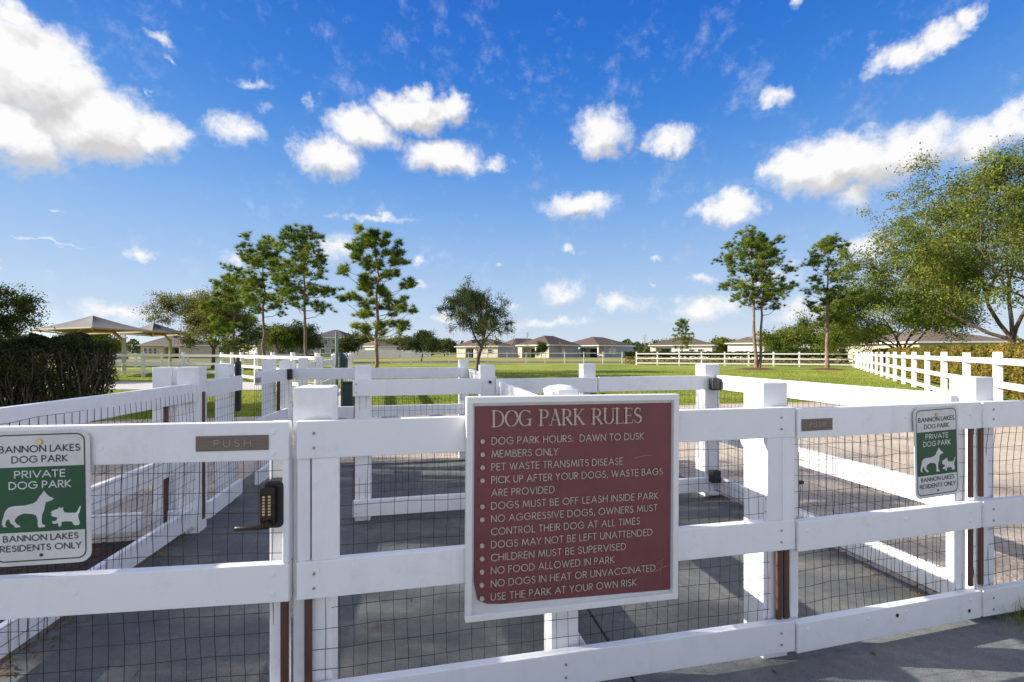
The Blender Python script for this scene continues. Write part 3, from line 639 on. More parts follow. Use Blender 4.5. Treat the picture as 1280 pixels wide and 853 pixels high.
screws(rg_, [rgq(.60, ZB - .06, .0005), rgq(1.09, ZB - .105, .0005)], nb3, .009, m_black, 'bolt_holes')
b = MB(); b.box(rgq(.075, .80, -.085), (.012, .03, .30), aR); lo = b.build('latch_bar', m_black, rg_); b = MB(); b.tube([rgq(.07, .785, -.09), rgq(.075, .782, -.13), rgq(.17, .779, -.135)], .010, 8); b.build('lever_handle', m_black, rg_)

# --- fence going on to the right of that gate
sf = thing('board_fence', (3.3, 2.6, 0), 'white three board fence with mesh at the right edge, hung from the square corner post', 'fence')
for z in (ZT - .008, ZM - .015, ZB - .015): rail(sf, S0, S1, z)
n4 = perp(S0, S1); d4 = (S1 - S0).normalized(); aS = math.atan2(d4.y, d4.x)
cLp = P(2.562, 2.540); post(sf, cLp, 1.292, ang=ANG, w=.128)
mesh_panel(sf, S0, S1, .03, ZT - .03, .042, seed=33, wob=.006)
q = along(S0, S1, .07) + n4 * (.066); m = MB(); m.box((q.x, q.y, .58), (.085, .038, 1.08), aS); m.build('stile', white, sf, bevel=.003)
for (za, zb) in ((ZM, ZT - HR - .01), (ZB, ZM - HR - .015)):
    q = along(S0, S1, .028) + n4 * .03; m = MB(); m.box((q.x, q.y, (za + zb) / 2), (.026, .014, zb - za), aS); m.build('hinge_strip', m_brown, sf, bevel=.002)
screws(sf, [Vector((*along(S0, S1, .07)[:2], z)) for z in (ZT - .05, ZT - .1, ZM - .06, ZM - .12, ZB - .06, ZB - .12)], -n4, .006)

# --- inner fences of the pens
def run(label, pts, ztops, side=1, posts=None, mesh=True, postz=1.30, name='board_fence', moff=None, h=HR, seed=0, wob=.003, group=None, postw=.125, dzs=None, mtop=None):
    """rails on the side `side` (+1 left of travel) of the post centre line"""
    loc = (Vector(pts[0]) + Vector(pts[-1])) / 2; th = thing(name, (loc.x, loc.y, 0), label, 'gate' if 'gate' in name else 'fence', group)
    n = perp(pts[0], pts[-1]); off = side * (postw / 2 + TH / 2 + (.004 if mesh else 0))
    for i in range(len(pts) - 1):
        for zi, z in enumerate(ztops):
            rail(th, pts[i], pts[i + 1], z, off=off, dz=(dzs or 0))
        if mesh:
            mo = moff if moff is not None else side * (postw / 2 + .002)
            mesh_panel(th, pts[i], pts[i + 1], .04, (mtop or ztops[0] - .04), mo, r=.0012, seed=seed + i, wob=wob)
    for p in (posts if posts is not None else pts): post(th, p, postz, w=postw, ang=ANG)
    return th
A_ = st(-1.80, 4.08); C_ = st(.585, 4.10); K_ = st(1.555, 4.12); J_ = st(2.835, 4.12)
# left pen side fence, rails inside, mesh on their inner face
ls = run('white three board side fence running back from the left gate to a double post', [st(-1.965, 1.75), A_ + Uv * -.05 - Vv * .02], (1.18, .672, .205), side=-1, posts=[st(-1.96, 1.62)], moff=-(.0625 + TH + .006), seed=41, wob=.004, mtop=1.11)
m = MB(); qq = A_ - Uv * .185; m.box((qq.x, qq.y, .64), (.13, .12, 1.34), ANG); m.build('post', white, ls, bevel=.005)
qa = A_ + Vv * .0; m = MB(); m.box((qa.x, qa.y, .635), (.16, .135, 1.35), ANG); m.build('post', white, ls, bevel=.005)
m = MB(); q = A_ - Uv * .10 ; m.box((q.x, q.y, .64), (.07, .06, 1.335), ANG); m.build('filler_board', white, ls, bevel=.003)
m = MB(); q = A_ - Uv * .035 - Vv * .088; m.box((q.x, q.y, 1.10), (.20, .036, .138), ANG); m.build('end_board', white, ls, bevel=.003)
m = MB(); q = A_ - Uv * .035 - Vv * .088; m.box((q.x, q.y, .12), (.18, .036, .150), ANG); m.build('end_board', white, ls, bevel=.003)
m = MB(); q = A_ - Uv * .150 - Vv * .07; m.box((q.x, q.y, .56), (.03, .014, .96), ANG); m.build('hinge_strip', m_brown, ls)
m = MB(); q = A_ + Uv * .085 ; m.box((q.x, q.y, .60), (.012, .03, 1.02), ANG); m.build('hinge_strip', m_brown, ls)
m = MB(); q = A_ - Uv * .04 - Vv * .11; m.tube([Vector((q.x, q.y, 1.11)), Vector((q.x, q.y, 1.11)) - Vv * .02], .012, 8); m.build('bolt_head', m_black, ls); m = MB(); q2 = q - Vv * .006; m.tube([Vector((q2.x, q2.y, .11)), Vector((q2.x, q2.y, .11)) - Vv * .012], .012, 8); m.build('bolt_head', m_black, ls)
b = MB(); q = A_ - Uv * .13 - Vv * .11; b.tube([Vector((q.x, q.y, 1.115)), Vector((q.x, q.y, 1.03)), Vector((q.x - .01, q.y, .99))], .007, 6); b.build('wire_tie', m_black, ls)
# low board carrying on left from the double post
lb = run('low white kick board behind the mulch bed left of the double post', [st(-2.9, 4.04), st(-2.08, 4.04)], (.205,), side=-1, posts=[st(-2.95, 4.1)], mesh=False, postz=.25)
# back fence of the left pen, right of the gateway
B_ = st(-.56, 4.09)
bk = run('white mesh fence panel behind the left pen, right of the open gateway', [B_, C_ - Uv * .062], (1.195, .70, .185), side=-1, posts=[B_ + Uv * .075], postz=1.315, seed=51)
m = MB(); q = B_ + Uv * .012; m.box((q.x, q.y, .62), (.02, .03, .96), ANG); m.build('hinge_strip', m_brown, bk)
screws(bk, [B_ + Uv * .03 - Vv * .107 + Vector((0, 0, z)) for z in (1.16, 1.09, .15, .08)], -Vv, .006)
# divider between the two pens
dv = run('white divider fence between the two pens, running from the sign post back', [cC + n2 * .07 + Vv * 0, C_ + Uv * .03 - Vv * .06], (1.165, .66, .185), side=-1, posts=[], seed=61, moff=(-.108), mtop=1.09)
post(dv, C_, 1.312, ang=ANG, w=.135)
m = MB(); q = C_ - Vv * .07 + Uv * .02; m.tube([Vector((q.x, q.y, 1.16)), Vector((q.x, q.y, 1.16)) - Vv * .012], .014, 8); m.build('bolt_head', m_black, dv)
# short link fence from C to D, seen through
D_ = st(.565, 6.20); F_ = st(-1.66, 6.15)
cd = run('short white fence linking the divider post to the rear corner post', [C_ + Vv * .07, D_ - Vv * .07], (1.20, .70, .2), side=-1, posts=[], seed=71)
# rear fence of the outer lane (F to D)
fd = run('white rear fence behind the left pen between two square posts', [F_, D_], (1.225, .735, .25), side=-1, posts=[F_, D_], postz=1.318, seed=81, wob=.002)
screws(fd, [p_ - Vv * .105 + Vector((0, 0, z)) for p_ in (F_ + Uv * .08, D_ - Uv * .06) for z in (1.18, 1.12)], -Vv, .006)
# lane on the left: fixed stub, gate with latch, closer
g1 = st(-1.83, 4.78); g2 = st(-1.78, 5.02)
sb = run('short white fence stub between the double post and the black magnetic latch', [A_ + Vv * .07, st(-1.80, 4.84)], (1.20, .70, .2), side=-1, posts=[g1], postz=1.315, seed=91)
m = MB(); q = g2 - Uv * .02; m.box((q.x - .0, q.y, 1.085), (.05, .05, .50), ANG); m.box((q.x, q.y, 1.35), (.03, .03, .05), ANG); m.build('magnetic_latch', m_black, sb, bevel=.008)
gg1, gg2 = st(-1.74, 5.10), st(-1.70, 6.0)
gg = run('white mesh gate with black hinge boxes in the left lane behind the pen', [gg1, gg2], (1.225, .74, .20), side=-1, posts=[st(-1.75, 5.80)], postz=1.34, name='wooden_gate', seed=95)
gg['group'] = 'white gates of the dog pens'
m = MB(); q = gg2 - Uv * (-.12); m.box((q.x, q.y, 1.155), (.06, .07, .13), ANG); m.build('hinge_box', m_black, gg, bevel=.008)
m = MB(); q = gg1 + Uv * .10; m.box((q.x, q.y, 1.14), (.04, .05, .05), ANG); m.build('latch_striker', m_zinc, gg, bevel=.004)
m = MB(); q = st(-1.645, 5.80); m.box((q.x, q.y, .62), (.03, .03, .98), ANG); m.build('hinge_strip', m_brown, gg)
# back of the right pen
ck = run('white back fence panel of the right pen, between divider post and capped post', [C_ + Uv * .068, K_ + Uv * .06], (1.190, .70, .19), side=-1, posts=[K_], postz=1.315, seed=101)
kj = run('white gate closing the back of the right pen, left of its black hinge boxes', [K_ + Uv * .075, J_ - Uv * .0], (1.195, .70, .19), side=-1, posts=[], name='wooden_gate', seed=105)
kj['group'] = 'white gates of the dog pens'
m = MB(); q = K_ + Uv * .02 - Vv * .12; m.box((q.x, q.y, 1.02), (.05, .02, .05), ANG); m.build('latch', m_black, kj, bevel=.003); m = MB(); m.box((q.x + .09, q.y + .02, 1.02), (.04, .02, .05), ANG); m.build('latch_catch', m_black, kj, bevel=.003)
jl = run('sunlit white side fence of the right pen running forward from its rear corner post', [J_ + Uv * .135 - Vv * .02, cLp + Uv * -.03 + Vv * .03], (1.200, .685, .205), side=-1, posts=[], seed=111, moff=-(.0625 + TH + .006), mtop=1.13)
post(jl, J_ , 1.305, ang=ANG, w=.16); 
for z in (1.115, .215):
    m = MB(); q = J_ - Vv * .150 - Uv * .02; rr = (.09, .07, .12); m.box((q.x, q.y, z), rr, ANG); m.build('hinge_box', m_black, jl, bevel=.014, segs=2)
m = MB(); q = J_ - Vv * .10 + Uv * .02; m.box((q.x, q.y, .045), (.22, .10, .03), ANG); m.build('foot_board', white, jl, bevel=.004)
m = MB(); q = J_ - Vv * .092 + Uv * .10; m.box((q.x, q.y, 1.125), (.10, .02, .135), ANG); m.build('end_board', white, jl, bevel=.003)
m = MB(); q = J_ - Vv * .10 + Uv * .115; m.tube([Vector((q.x, q.y, 1.125)), Vector((q.x, q.y, 1.125)) - Vv * .012], .012, 8); m.build('bolt_head', m_black, jl)

# ------------------------------------------------------------------ signs
# large rules sign
sg_l, sg_r = P(-.180, 1.748), P(.702, 1.930)
sa = (sg_r - sg_l).normalized(); SL = (sg_r - sg_l).length; sn = Vector((sa.y, -sa.x, 0)); SROT = -.006
up_ = (Vector((0, 0, 1)) - sa * SROT * -1).normalized()
ax_ = (sa + Vector((0, 0, SROT))).normalized(); up_ = sn.cross(ax_) * -1
if up_.z < 0: up_ = -up_
SZ1 = 1.256; SHT = .865
org_s = Vector((sg_l.x, sg_l.y, SZ1 - SHT))
def sp(u, v, out=0): return org_s + ax_ * u + up_ * v + sn * out
sign = thing('rules_sign', (sg_l.x + .45, sg_l.y + .09, SZ1 - SHT), 'large maroon board of dog park rules in a white frame on the front fence', 'sign')
def slabuv(m, u0, u1, v0, v1, o0, o1):
    m.add([sp(u, v, o) for o in (o0, o1) for (u, v) in ((u0, v0), (u1, v0), (u1, v1), (u0, v1))], BOXF)
m = MB(); slabuv(m, .004, SL - .004, .004, SHT - .004, -.030, -.012); m.build('backing', m_signwhite, sign)
fw = .025
for (u0, u1, v0, v1) in ((0, SL, SHT - fw, SHT), (0, SL, 0, fw), (0, fw, fw, SHT - fw), (SL - fw, SL, fw, SHT - fw)):
    m = MB(); slabuv(m, u0, u1, v0, v1, -.034, .006); m.build('frame', white_sign, sign, bevel=.002)
# maroon sheet: lower left corner rounded and lifting
def sheet():
    m = MB(); u0, u1, v0, v1 = fw + .008, SL - fw - .004, fw + .038, SHT - fw - .012
    NU, NV = 30, 20; vs = []
    for j in range(NV + 1):
        for i in range(NU + 1):
            u = u0 + (u1 - u0) * i / NU; v = v0 + (v1 - v0) * j / NV
            k = i / NU
            low = .012 * max(0, 1 - abs(k - .10) / .12) if j == 0 else 0
            v = v + (1 - j / NV) ** 8 * (.018 * max(0, .06 - k) / .06 - .010 * min(1, max(0, k - .03) / .1) - .018 * k)
            uu = u
            if j < 2 and i < 1: uu += .014 * (1 - j / 2)
            lift = .006 * max(0, 1 - math.hypot((u - u0) / .10, (v - v0) / .07))
            vs.append(sp(uu, v, -.009 + lift))
    fs = [(j * (NU + 1) + i, j * (NU + 1) + i + 1, (j + 1) * (NU + 1) + i + 1, (j + 1) * (NU + 1) + i) for j in range(NV) for i in range(NU)]
    m.add(vs, fs); return m.build('rules_sheet', m_maroon, sign, smooth=True)
sheet()
LINES = ["DOG PARK HOURS:  DAWN TO DUSK", "MEMBERS ONLY", "PET WASTE TRANSMITS DISEASE", "PICK UP AFTER YOUR DOGS, WASTE BAGS", "ARE PROVIDED",
 "DOGS MUST BE OFF LEASH INSIDE PARK", "NO AGGRESSIVE DOGS, OWNERS MUST", "CONTROL THEIR DOG AT ALL TIMES", "DOGS MAY NOT BE LEFT UNATTENDED", "CHILDREN MUST BE SUPERVISED",
 "NO FOOD ALLOWED IN PARK", "NO DOGS IN HEAT OR UNVACCINATED", "USE THE PARK AT YOUR OWN RISK"]
ENDS = [.825, .41, .72, .921, .394, .899, .895, .807, .87, .738, .682, .8866, .79]
CH = .0262
for i, (tx, e) in enumerate(zip(LINES, ENDS)):
    t = stroke_text(tx, CH, gap=.27, wt=.135); x0 = .112 * SL; xs = (e * SL - x0) / t[1]
    vc = SHT - .1735 - i * .0505; m = MB(); k = 0
    for poly in t[0]:
        k += 1; ribbon(m, poly, t[2], (lambda kk: (lambda x, y: sp(x0 + x, vc - CH / 2 + y, -.0055 + .00002 * kk + (.003 if i == 12 else 0))))(k), xs)
    m.build('lettering', m_letter, sign)
    if tx not in ("ARE PROVIDED", "CONTROL THEIR DOG AT ALL TIMES"):
        m = MB(); c = [sp(.0715 * SL + .0088 * math.cos(a * .5236), vc + .0088 * math.sin(a * .5236), .001 if i < 12 else .006) for a in range(12)]; c2 = [p - sn * .008 for p in c]
        m.add(c + c2, [tuple(range(12))] + [(a, (a + 1) % 12, 12 + (a + 1) % 12, 12 + a) for a in range(12)]); m.build('bullet', m_letter, sign)
# title in seriffed capitals
TH_ = .064; tk, tn = .135, .045
def ser(x, y, w): return ([(x - w / 2, y), (x + w / 2, y)], .045)
def vst(x, y0=0, y1=1, w=tk): return ([(x, y0), (x, y1)], w)
def varc(cx, cy, rx, ry, a0, a1, n=14, th=tk, thin=tn):
    p = arc(cx, cy, rx, ry, a0, a1, n); w = [thin + (th - thin) * abs(math.cos(R(a0 + (a1 - a0) * i / n))) ** 1.3 for i in range(n + 1)]; return (p, w)
TG = {
 'D': (.78, [vst(.13), ser(.12, .0225, .28), ser(.12, .9775, .28), ([(.13, .9775), (.32, .9775)], tn), ([(.13, .0225), (.32, .0225)], tn), varc(.32, .5, .38, .4775, 90, -90)]),
 'O': (.84, [varc(.42, .5, .36, .485, 0, 360, 24)]),
 'G': (.84, [varc(.42, .5, .36, .485, 50, 325, 20), vst(.70, .06, .42), ser(.69, .43, .30), ([(.70, .80), (.70, .96)], .03)]),
 'P': (.62, [vst(.13), ser(.13, .0225, .30), ser(.12, .9775, .28), ([(.13, .9775), (.30, .9775)], tn), ([(.13, .48), (.30, .48)], tn), varc(.30, .728, .25, .25, 90, -90)]),
 'A': (.80, [([(.12, 0), (.40, 1)], tn), ([(.40, 1), (.68, 0)], tk), ([(.21, .34), (.56, .34)], tn), ser(.12, .0225, .22), ser(.68, .0225, .26)]),
 'R': (.74, [vst(.13), ser(.13, .0225, .30), ser(.12, .9775, .28), ([(.13, .9775), (.30, .9775)], tn), ([(.13, .48), (.30, .48)], tn), varc(.30, .728, .25, .25, 90, -90), ([(.32, .48), (.64, .02)], tk), ser(.68, .0225, .16)]),
 'K': (.78, [vst(.13), ser(.13, .0225, .30), ser(.13, .9775, .30), ([(.60, .97), (.18, .46)], tn), ([(.27, .58), (.64, .02)], tk), ser(.68, .0225, .22), ser(.60, .9775, .22)]),
 'U': (.80, [vst(.13, .30, 1), ser(.13, .9775, .28), vst(.66, .30, 1, tn + .02), ser(.66, .9775, .22), varc(.395, .30, .265, .285, 180, 360, 12)]),
 'L': (.62, [vst(.13), ser(.13, .0225, .30), ser(.13, .9775, .30), ([(.13, .0225), (.54, .0225)], tn), ([(.54, 0), (.56, .22)], .03)]),
 'E': (.64, [vst(.13), ser(.12, .0225, .26), ser(.12, .9775, .26), ([(.13, .0225), (.55, .0225)], tn), ([(.13, .9775), (.52, .9775)], tn), ([(.13, .52), (.42, .52)], tn), ([(.42, .42), (.42, .62)], .03), ([(.55, 0), (.57, .22)], .03), ([(.52, .80), (.52, 1)], .03)]),
 'S': (.56, [(arc(.27, .745, .19, .235, 40, 250, 9) + arc(.28, .255, .21, .235, 70, -140, 9), [.05, .06, .08, .1, .11, .12, .13, .14, .14, .14] + [.14, .14, .14, .13, .12, .1, .08, .07, .06, .05]), ([(.43, .76), (.43, .97)], .03), ([(.07, .05), (.07, .27)], .03)]),
}
m = MB(); x = 0; k = 0; tot = sum(TG[c][0] if c != ' ' else .42 for c in 'DOG PARK RULES'); xsc = (.817 - .112) * SL / (tot * TH_)
for ch in 'DOG PARK RULES':
    if ch == ' ': x += .42; continue
    w, els = TG[ch]
    for (pts, wd) in els:
        k += 1; wl = [q * TH_ for q in wd] if isinstance(wd, list) else wd * TH_
        ribbon(m, [((px_ + x) * TH_, py_ * TH_) for px_, py_ in pts], wl, (lambda kk: (lambda xx, yy: sp(.110 * SL + xx, SHT - .1185 + yy, -.0045 + .00002 * kk)))(k), xsc)
    x += w
m.build('title_lettering', m_letter, sign)
# scratches and scuffs on the sheet
m = MB()
for (u0, v0, u1, v1) in ((.17, .058, .30, .066), (.78, .13, .84, .17), (.80, .12, .86, .14), (.82, .10, .83, .16), (.70, .60, .78, .61)):
    ribbon(m, [(u0, v0), ((u0 + u1) / 2, (v0 + v1) / 2 + .004), (u1, v1)], .0007, lambda x, y: sp(x, y, -.0040 if x > .4 else .002))
m.build('scratches', m_letter, sign, kind='stuff')

# green dog park signs
SHEP = [(.02, .20), (.0, .10), (.03, .03), (.10, .02), (.07, .08), (.09, .17), (.14, .22), (.16, .16), (.17, .12), (.24, .05), (.27, .0), (.37, .01), (.35, .05), (.31, .07), (.26, .15), (.27, .21), (.34, .29), (.44, .33), (.60, .31),
        (.68, .27), (.71, .16), (.71, .02), (.73, -.03), (.85, -.02), (.86, .02), (.80, .05), (.79, .14), (.80, .28), (.84, .38), (.86, .50), (.88, .58), (.95, .60), (1.02, .63), (1.04, .66), (.97, .70), (.92, .74), (.88, .80), (.84, .86), (.80, .78),
        (.75, .72), (.70, .62), (.62, .56), (.45, .52), (.25, .52), (.14, .49), (.07, .40)]
WEST = [(.24, .12), (.10, .10), (.04, .14), (.06, .20), (.16, .20), (.20, .24), (.20, .32), (.10, .34), (.03, .38), (.0, .42), (.06, .44), (.0, .48), (.05, .54), (.14, .58), (.24, .60), (.28, .68), (.32, .61), (.40, .67), (.40, .56), (.44, .47),
        (.60, .45), (.80, .44), (.84, .47), (.94, .66), (.98, .66), (.93, .46), (.88, .36), (.90, .22), (.94, .10), (.90, .02), (.76, .02), (.72, .06), (.68, .15), (.50, .17), (.34, .16), (.34, .06), (.30, .0), (.24, .02)]
def green_sign(gx0, gdir, gn, ztop, w, h, tilt, label, outp):
    ax = (gdir * math.cos(tilt) + Vector((0, 0, math.sin(tilt)))).normalized(); up = (Vector((0, 0, math.cos(tilt))) - gdir * math.sin(tilt)).normalized()
    o = Vector((gx0.x, gx0.y, ztop)) - up * h + gn * outp
    def g(u, v, out=0): return o + ax * u + up * v + gn * out
    th = thing('park_sign', tuple(g(w / 2, 0)), label, 'sign', 'green and white dog park signs on the gates')
    def rr(u0, u1, v0, v1, r, n=6):
        ring = []
        for (cx, cz, a0) in ((u1 - r, v1 - r, 0), (u0 + r, v1 - r, 90), (u0 + r, v0 + r, 180), (u1 - r, v0 + r, 270)):
            ring += [(cx + r * math.cos(R(a0 + 90 * i / n)), cz + r * math.sin(R(a0 + 90 * i / n))) for i in range(n + 1)]
        return ring
    m = MB(); rg = rr(0, w, 0, h, w * .12); k = len(rg)
    m.add([g(u, v, 0) for u, v in rg] + [g(u, v, -.003) for u, v in rg], [tuple(range(k))[::1], tuple(range(k, 2 * k))[::-1]] + [(i, k + i, k + (i + 1) % k, (i + 1) % k) for i in range(k)]); m.build('panel', m_signwhite, th)
    i0 = w * .045; ro = rr(i0, w - i0, i0, h - i0, w * .09); ri = rr(i0 + w * .014, w - i0 - w * .014, i0 + w * .014, h - i0 - w * .014, w * .078); k = len(ro)
    m = MB(); m.add([g(u, v, .0004) for u, v in ro] + [g(u, v, .0004) for u, v in ri], [(i, (i + 1) % k, k + (i + 1) % k, k + i) for i in range(k)]); m.build('border_line', m_signdark, th)
    f0, f1 = h * .246, h * .728; e = i0 + w * .012
    m = MB(); m.add([g(e, f0, .0006), g(w - e, f0, .0006), g(w - e, f1, .0006), g(e, f1, .0006)], [(0, 1, 2, 3)]); m.build('green_field', m_signgreen, th)
    for tx, cy, ch, wd, mt in (("BANNON LAKES", .862, .046, .80, m_signdark), ("DOG PARK", .785, .046, .55, m_signdark), ("PRIVATE", .674, .050, .50, m_signwhite), ("DOG PARK", .594, .050, .61, m_signwhite), ("BANNON LAKES", .203, .042, .74, m_signdark), ("RESIDENTS ONLY", .130, .042, .80, m_signdark)):
        t = stroke_text(tx, ch * h, gap=.26, wt=.165, space=.36); xs = wd * w / t[1]; m = MB(); kk = 0
        for poly in t[0]:
            kk += 1; ribbon(m, poly, t[2], (lambda q: (lambda x, y: g(w / 2 - wd * w / 2 + x, cy * h - ch * h / 2 + y, .0010 + .00002 * q)))(kk), xs)
        m.build('lettering', mt, th)
    for shape, u0, v0, sc, nm in ((SHEP, .115, .285, .50, 'shepherd_emblem'), (WEST, .60, .275, .36, 'terrier_emblem')):
        m = MB(); vs = [g((u0 + x * sc * (.87 if sc < .4 else 1)) * w, v0 * h + y * sc * w * (.92), .0012) for x, y in shape]; m.add(vs, [tuple(range(len(vs)))]); m.build(nm, m_signwhite, th)
    for (u, v, mt, nm, r_) in ((w / 2, h * .912, m_brass, 'mounting_bolt', .010), (w / 2, h * .072, m_signdark, 'bolt_hole', .006)):
        m = MB(); pts = [g(u + r_ * math.cos(a * .7854), v + r_ * math.sin(a * .7854), .005 if r_ > .008 else .0014) for a in range(8)]; p2 = [p - gn * .0045 for p in pts]
        m.add(pts + (p2 if r_ > .008 else []), [tuple(range(8))] + ([(a, (a + 1) % 8, 8 + (a + 1) % 8, 8 + a) for a in range(8)] if r_ > .008 else [])); m.build(nm, mt, th)
    return th
nbv = nb.normalized()
green_sign(at(-12, 1.531) , d1, nbv, 1.163, .305, .457, R(.8), 'green and white private dog park sign on the left gate, cut by the left edge', .006)
green_sign(along(R0, R1, .690), d3, nb3, 1.150, .300, .455, R(1.8), 'green and white private dog park sign hanging slightly tilted on the right gate', .012)

# ------------------------------------------------------------------ waste station
ws = thing('waste_station', tuple(at(425, 10.8)), 'green dog waste station on a pole behind the left pen', 'waste station')
m = MB(); p = at(421, 10.8); m.tube([p + Vector((0, 0, z)) for z in (0, 1.9)], .035, 8); m.build('pole', m_galv, ws)
m = MB(); m.tube([at(427.5, 10.9) + Vector((0, 0, z)) for z in (0, .95)], .03, 8); m.build('bin_pole', m_galv, ws)
m = MB(); q = at(427, 10.7); m.add([(q.x + dx, q.y + dy, z) for (dx, z) in ((-.06, 1.42), (.02, 1.38), (.10, 1.26), (.10, 1.02), (-.06, 1.02)) for dy in (0, .14)], [(0, 2, 4, 6, 8), (9, 7, 5, 3, 1), (0, 1, 3, 2), (2, 3, 5, 4), (4, 5, 7, 6), (6, 7, 9, 8), (8, 9, 1, 0)]); m.build('bag_dispenser', m_greenbin, ws, bevel=.006)
m = MB(); q = at(435.5, 10.75); m.box((q.x, q.y, .42), (.23, .23, .56), .1); bn = m.build('bin', m_greenbin, ws, bevel=.015); m = MB(); m.box((q.x, q.y, .715), (.25, .25, .03), .1); m.build('lid', m_greenbin, bn, bevel=.006)

# ------------------------------------------------------------------ distant rail fences
def long_fence(label, pts, z=(1.29, .78, .27), postz=1.42, pw=.14, h=HR, mat=None, cat='fence', rt=.04, name='rail_fence'):
    loc = (Vector(pts[0]) + Vector(pts[-1])) / 2; th = thing(name, (loc.x, loc.y, 0), label, cat)
    pm = rm = None
    for i, p in enumerate(pts):
        a = (Vector(pts[min(i + 1, len(pts) - 1)]) - Vector(pts[max(i - 1, 0)])); ang = math.atan2(a.y, a.x)
        post(th, p, postz + random.uniform(-.012, .012), w=pw, ang=ang, mat=mat or white_far, bev=.008)
        if i < len(pts) - 1:
            for zz in z: rail(th, p, pts[i + 1], zz + random.uniform(-.006, .006), off=-pw / 2 - rt / 2, h=h, t=rt, mat=mat or white_far)
    return th
dirR = Vector((.65, 1, 0)); 
rf = [P(11.1, 10.4) + dirR * (2.05 * n) for n in range(-3, 17)]
long_fence('long white three rail fence receding along the right side in front of the golden hedge', rf[::-1])
corner = rf[-1]
bf = [lerp(corner, P(13.8, 50.5), i / 9) for i in range(10)]
long_fence('white three rail fence across the back of the dog run, before the low hedge', bf[::-1])
mf = [lerp(P(13.7, 56.5), P(-24.5, 56.5), i / 16) for i in range(17)]
long_fence('thin white two rail fence across the middle distance beside the road', mf[::-1], z=(1.30, .72), h=.09, pw=.11)
# left fences
lp = [at(px, d) for px, d in ((397, 15.2), (366, 17.0), (341, 18.8), (320, 20.6), (302, 22.4), (290, 24.2), (277.3, 26.0))]
lf = lp + [P(lp[-1].x - 2.45 * i, 26.2 + .15 * i) for i in range(1, 6)]
long_fence('white three rail fence behind the left pens, turning toward the hedge', lf[::-1], z=(1.27, .80, .32), postz=1.40, h=.12)
lb2 = [P(-18 - 2.45 * i, 42.5) for i in range(0, 11)]
long_fence('white rail fence along the near side of the road on the left', lb2[::-1], z=(1.25, .72, .22), postz=1.33, h=.11)
n2f = [at(379, 7.3), P(-3.98, 9.4), P(-4.60, 11.8), P(-5.25, 14.2), P(-5.9, 16.6)]
nf = long_fence('white board fence leading back from the left lane past the waste station', n2f[::-1], z=(1.235, .75, .25), postz=1.335, pw=.13)
for i, p in enumerate(n2f[2:]):
    m = MB(); m.tube([Vector((p.x, p.y, z)) for z in (1.32, 1.36, 1.38)], [.09, .08, .03], 10); m.build('post_cap', white, nf)

# ------------------------------------------------------------------ shade canopies
def canopy(label, corners, eave, apex, mastp, masth, sag=.09, arm=None):
    th = thing('shade_canopy', (mastp[0], mastp[1], 0), label, 'canopy', 'grey cantilever shade canopies'); m = MB(); ax = Vector((*apex[:2], apex[2])); n = 8
    cs = [Vector((c[0], c[1], eave)) for c in corners]
    for k in range(4):
        a, b = cs[k], cs[(k + 1) % 4]; vs = []
        for j in range(n + 1):
            for i in range(n + 1):
                f = i / n; e = a * (1 - f) + b * f; c_ = (a + b) / 2
                inn = (Vector((ax.x, ax.y, eave)) - c_) * (4 * f * (1 - f) * .10); e = e + inn
                g = j / n; p = e * (1 - g) + ax * g; p.z -= sag * math.sin(g * math.pi) * (1 - .3 * abs(2 * f - 1)); vs.append(p)
        m.add(vs, [(j * (n + 1) + i, j * (n + 1) + i + 1, (j + 1) * (n + 1) + i + 1, (j + 1) * (n + 1) + i) for j in range(n) for i in range(n)])
    m.build('fabric', m_canvas, th)
    m = MB(); 
    for k in range(4): m.tube([cs[k] + Vector((0, 0, -.05)), cs[(k + 1) % 4] + Vector((0, 0, -.05))], .05, 6)
    m.build('edge_frame', m_beam, th)
    for k in range(4):
        m = MB(); m.tube([cs[k] - Vector((0, 0, .12)), ax - Vector((0, 0, .35))], .04, 6); m.build('rafter', m_beam, th)
    m = MB(); mp = Vector((mastp[0], mastp[1], 0)); m.tube([mp, mp + Vector((0, 0, masth))], .115, 12); m.build('mast', m_cream, th)
    m = MB(); m.tube([mp + Vector((0, 0, masth - .25)), mp.lerp(Vector((ax.x, ax.y, 0)), .35) + Vector((0, 0, eave - .06)), Vector((ax.x, ax.y, eave - .06))], .10, 8); m.build('arm', m_beam, th)
canopy('grey hip canopy on a cream post beyond the clipped hedge', [at(38, 27), at(115, 24.5), at(192, 29.5), at(90, 34)], 2.78, at(116, 29, 3.75), at(155, 29.5), 2.35)
canopy('smaller grey hip canopy behind the first, before the beige house', [at(150, 38), at(190, 35), at(240, 40), at(190, 44)], 3.0, at(192, 39.5, 3.95), at(213, 41), 2.6)

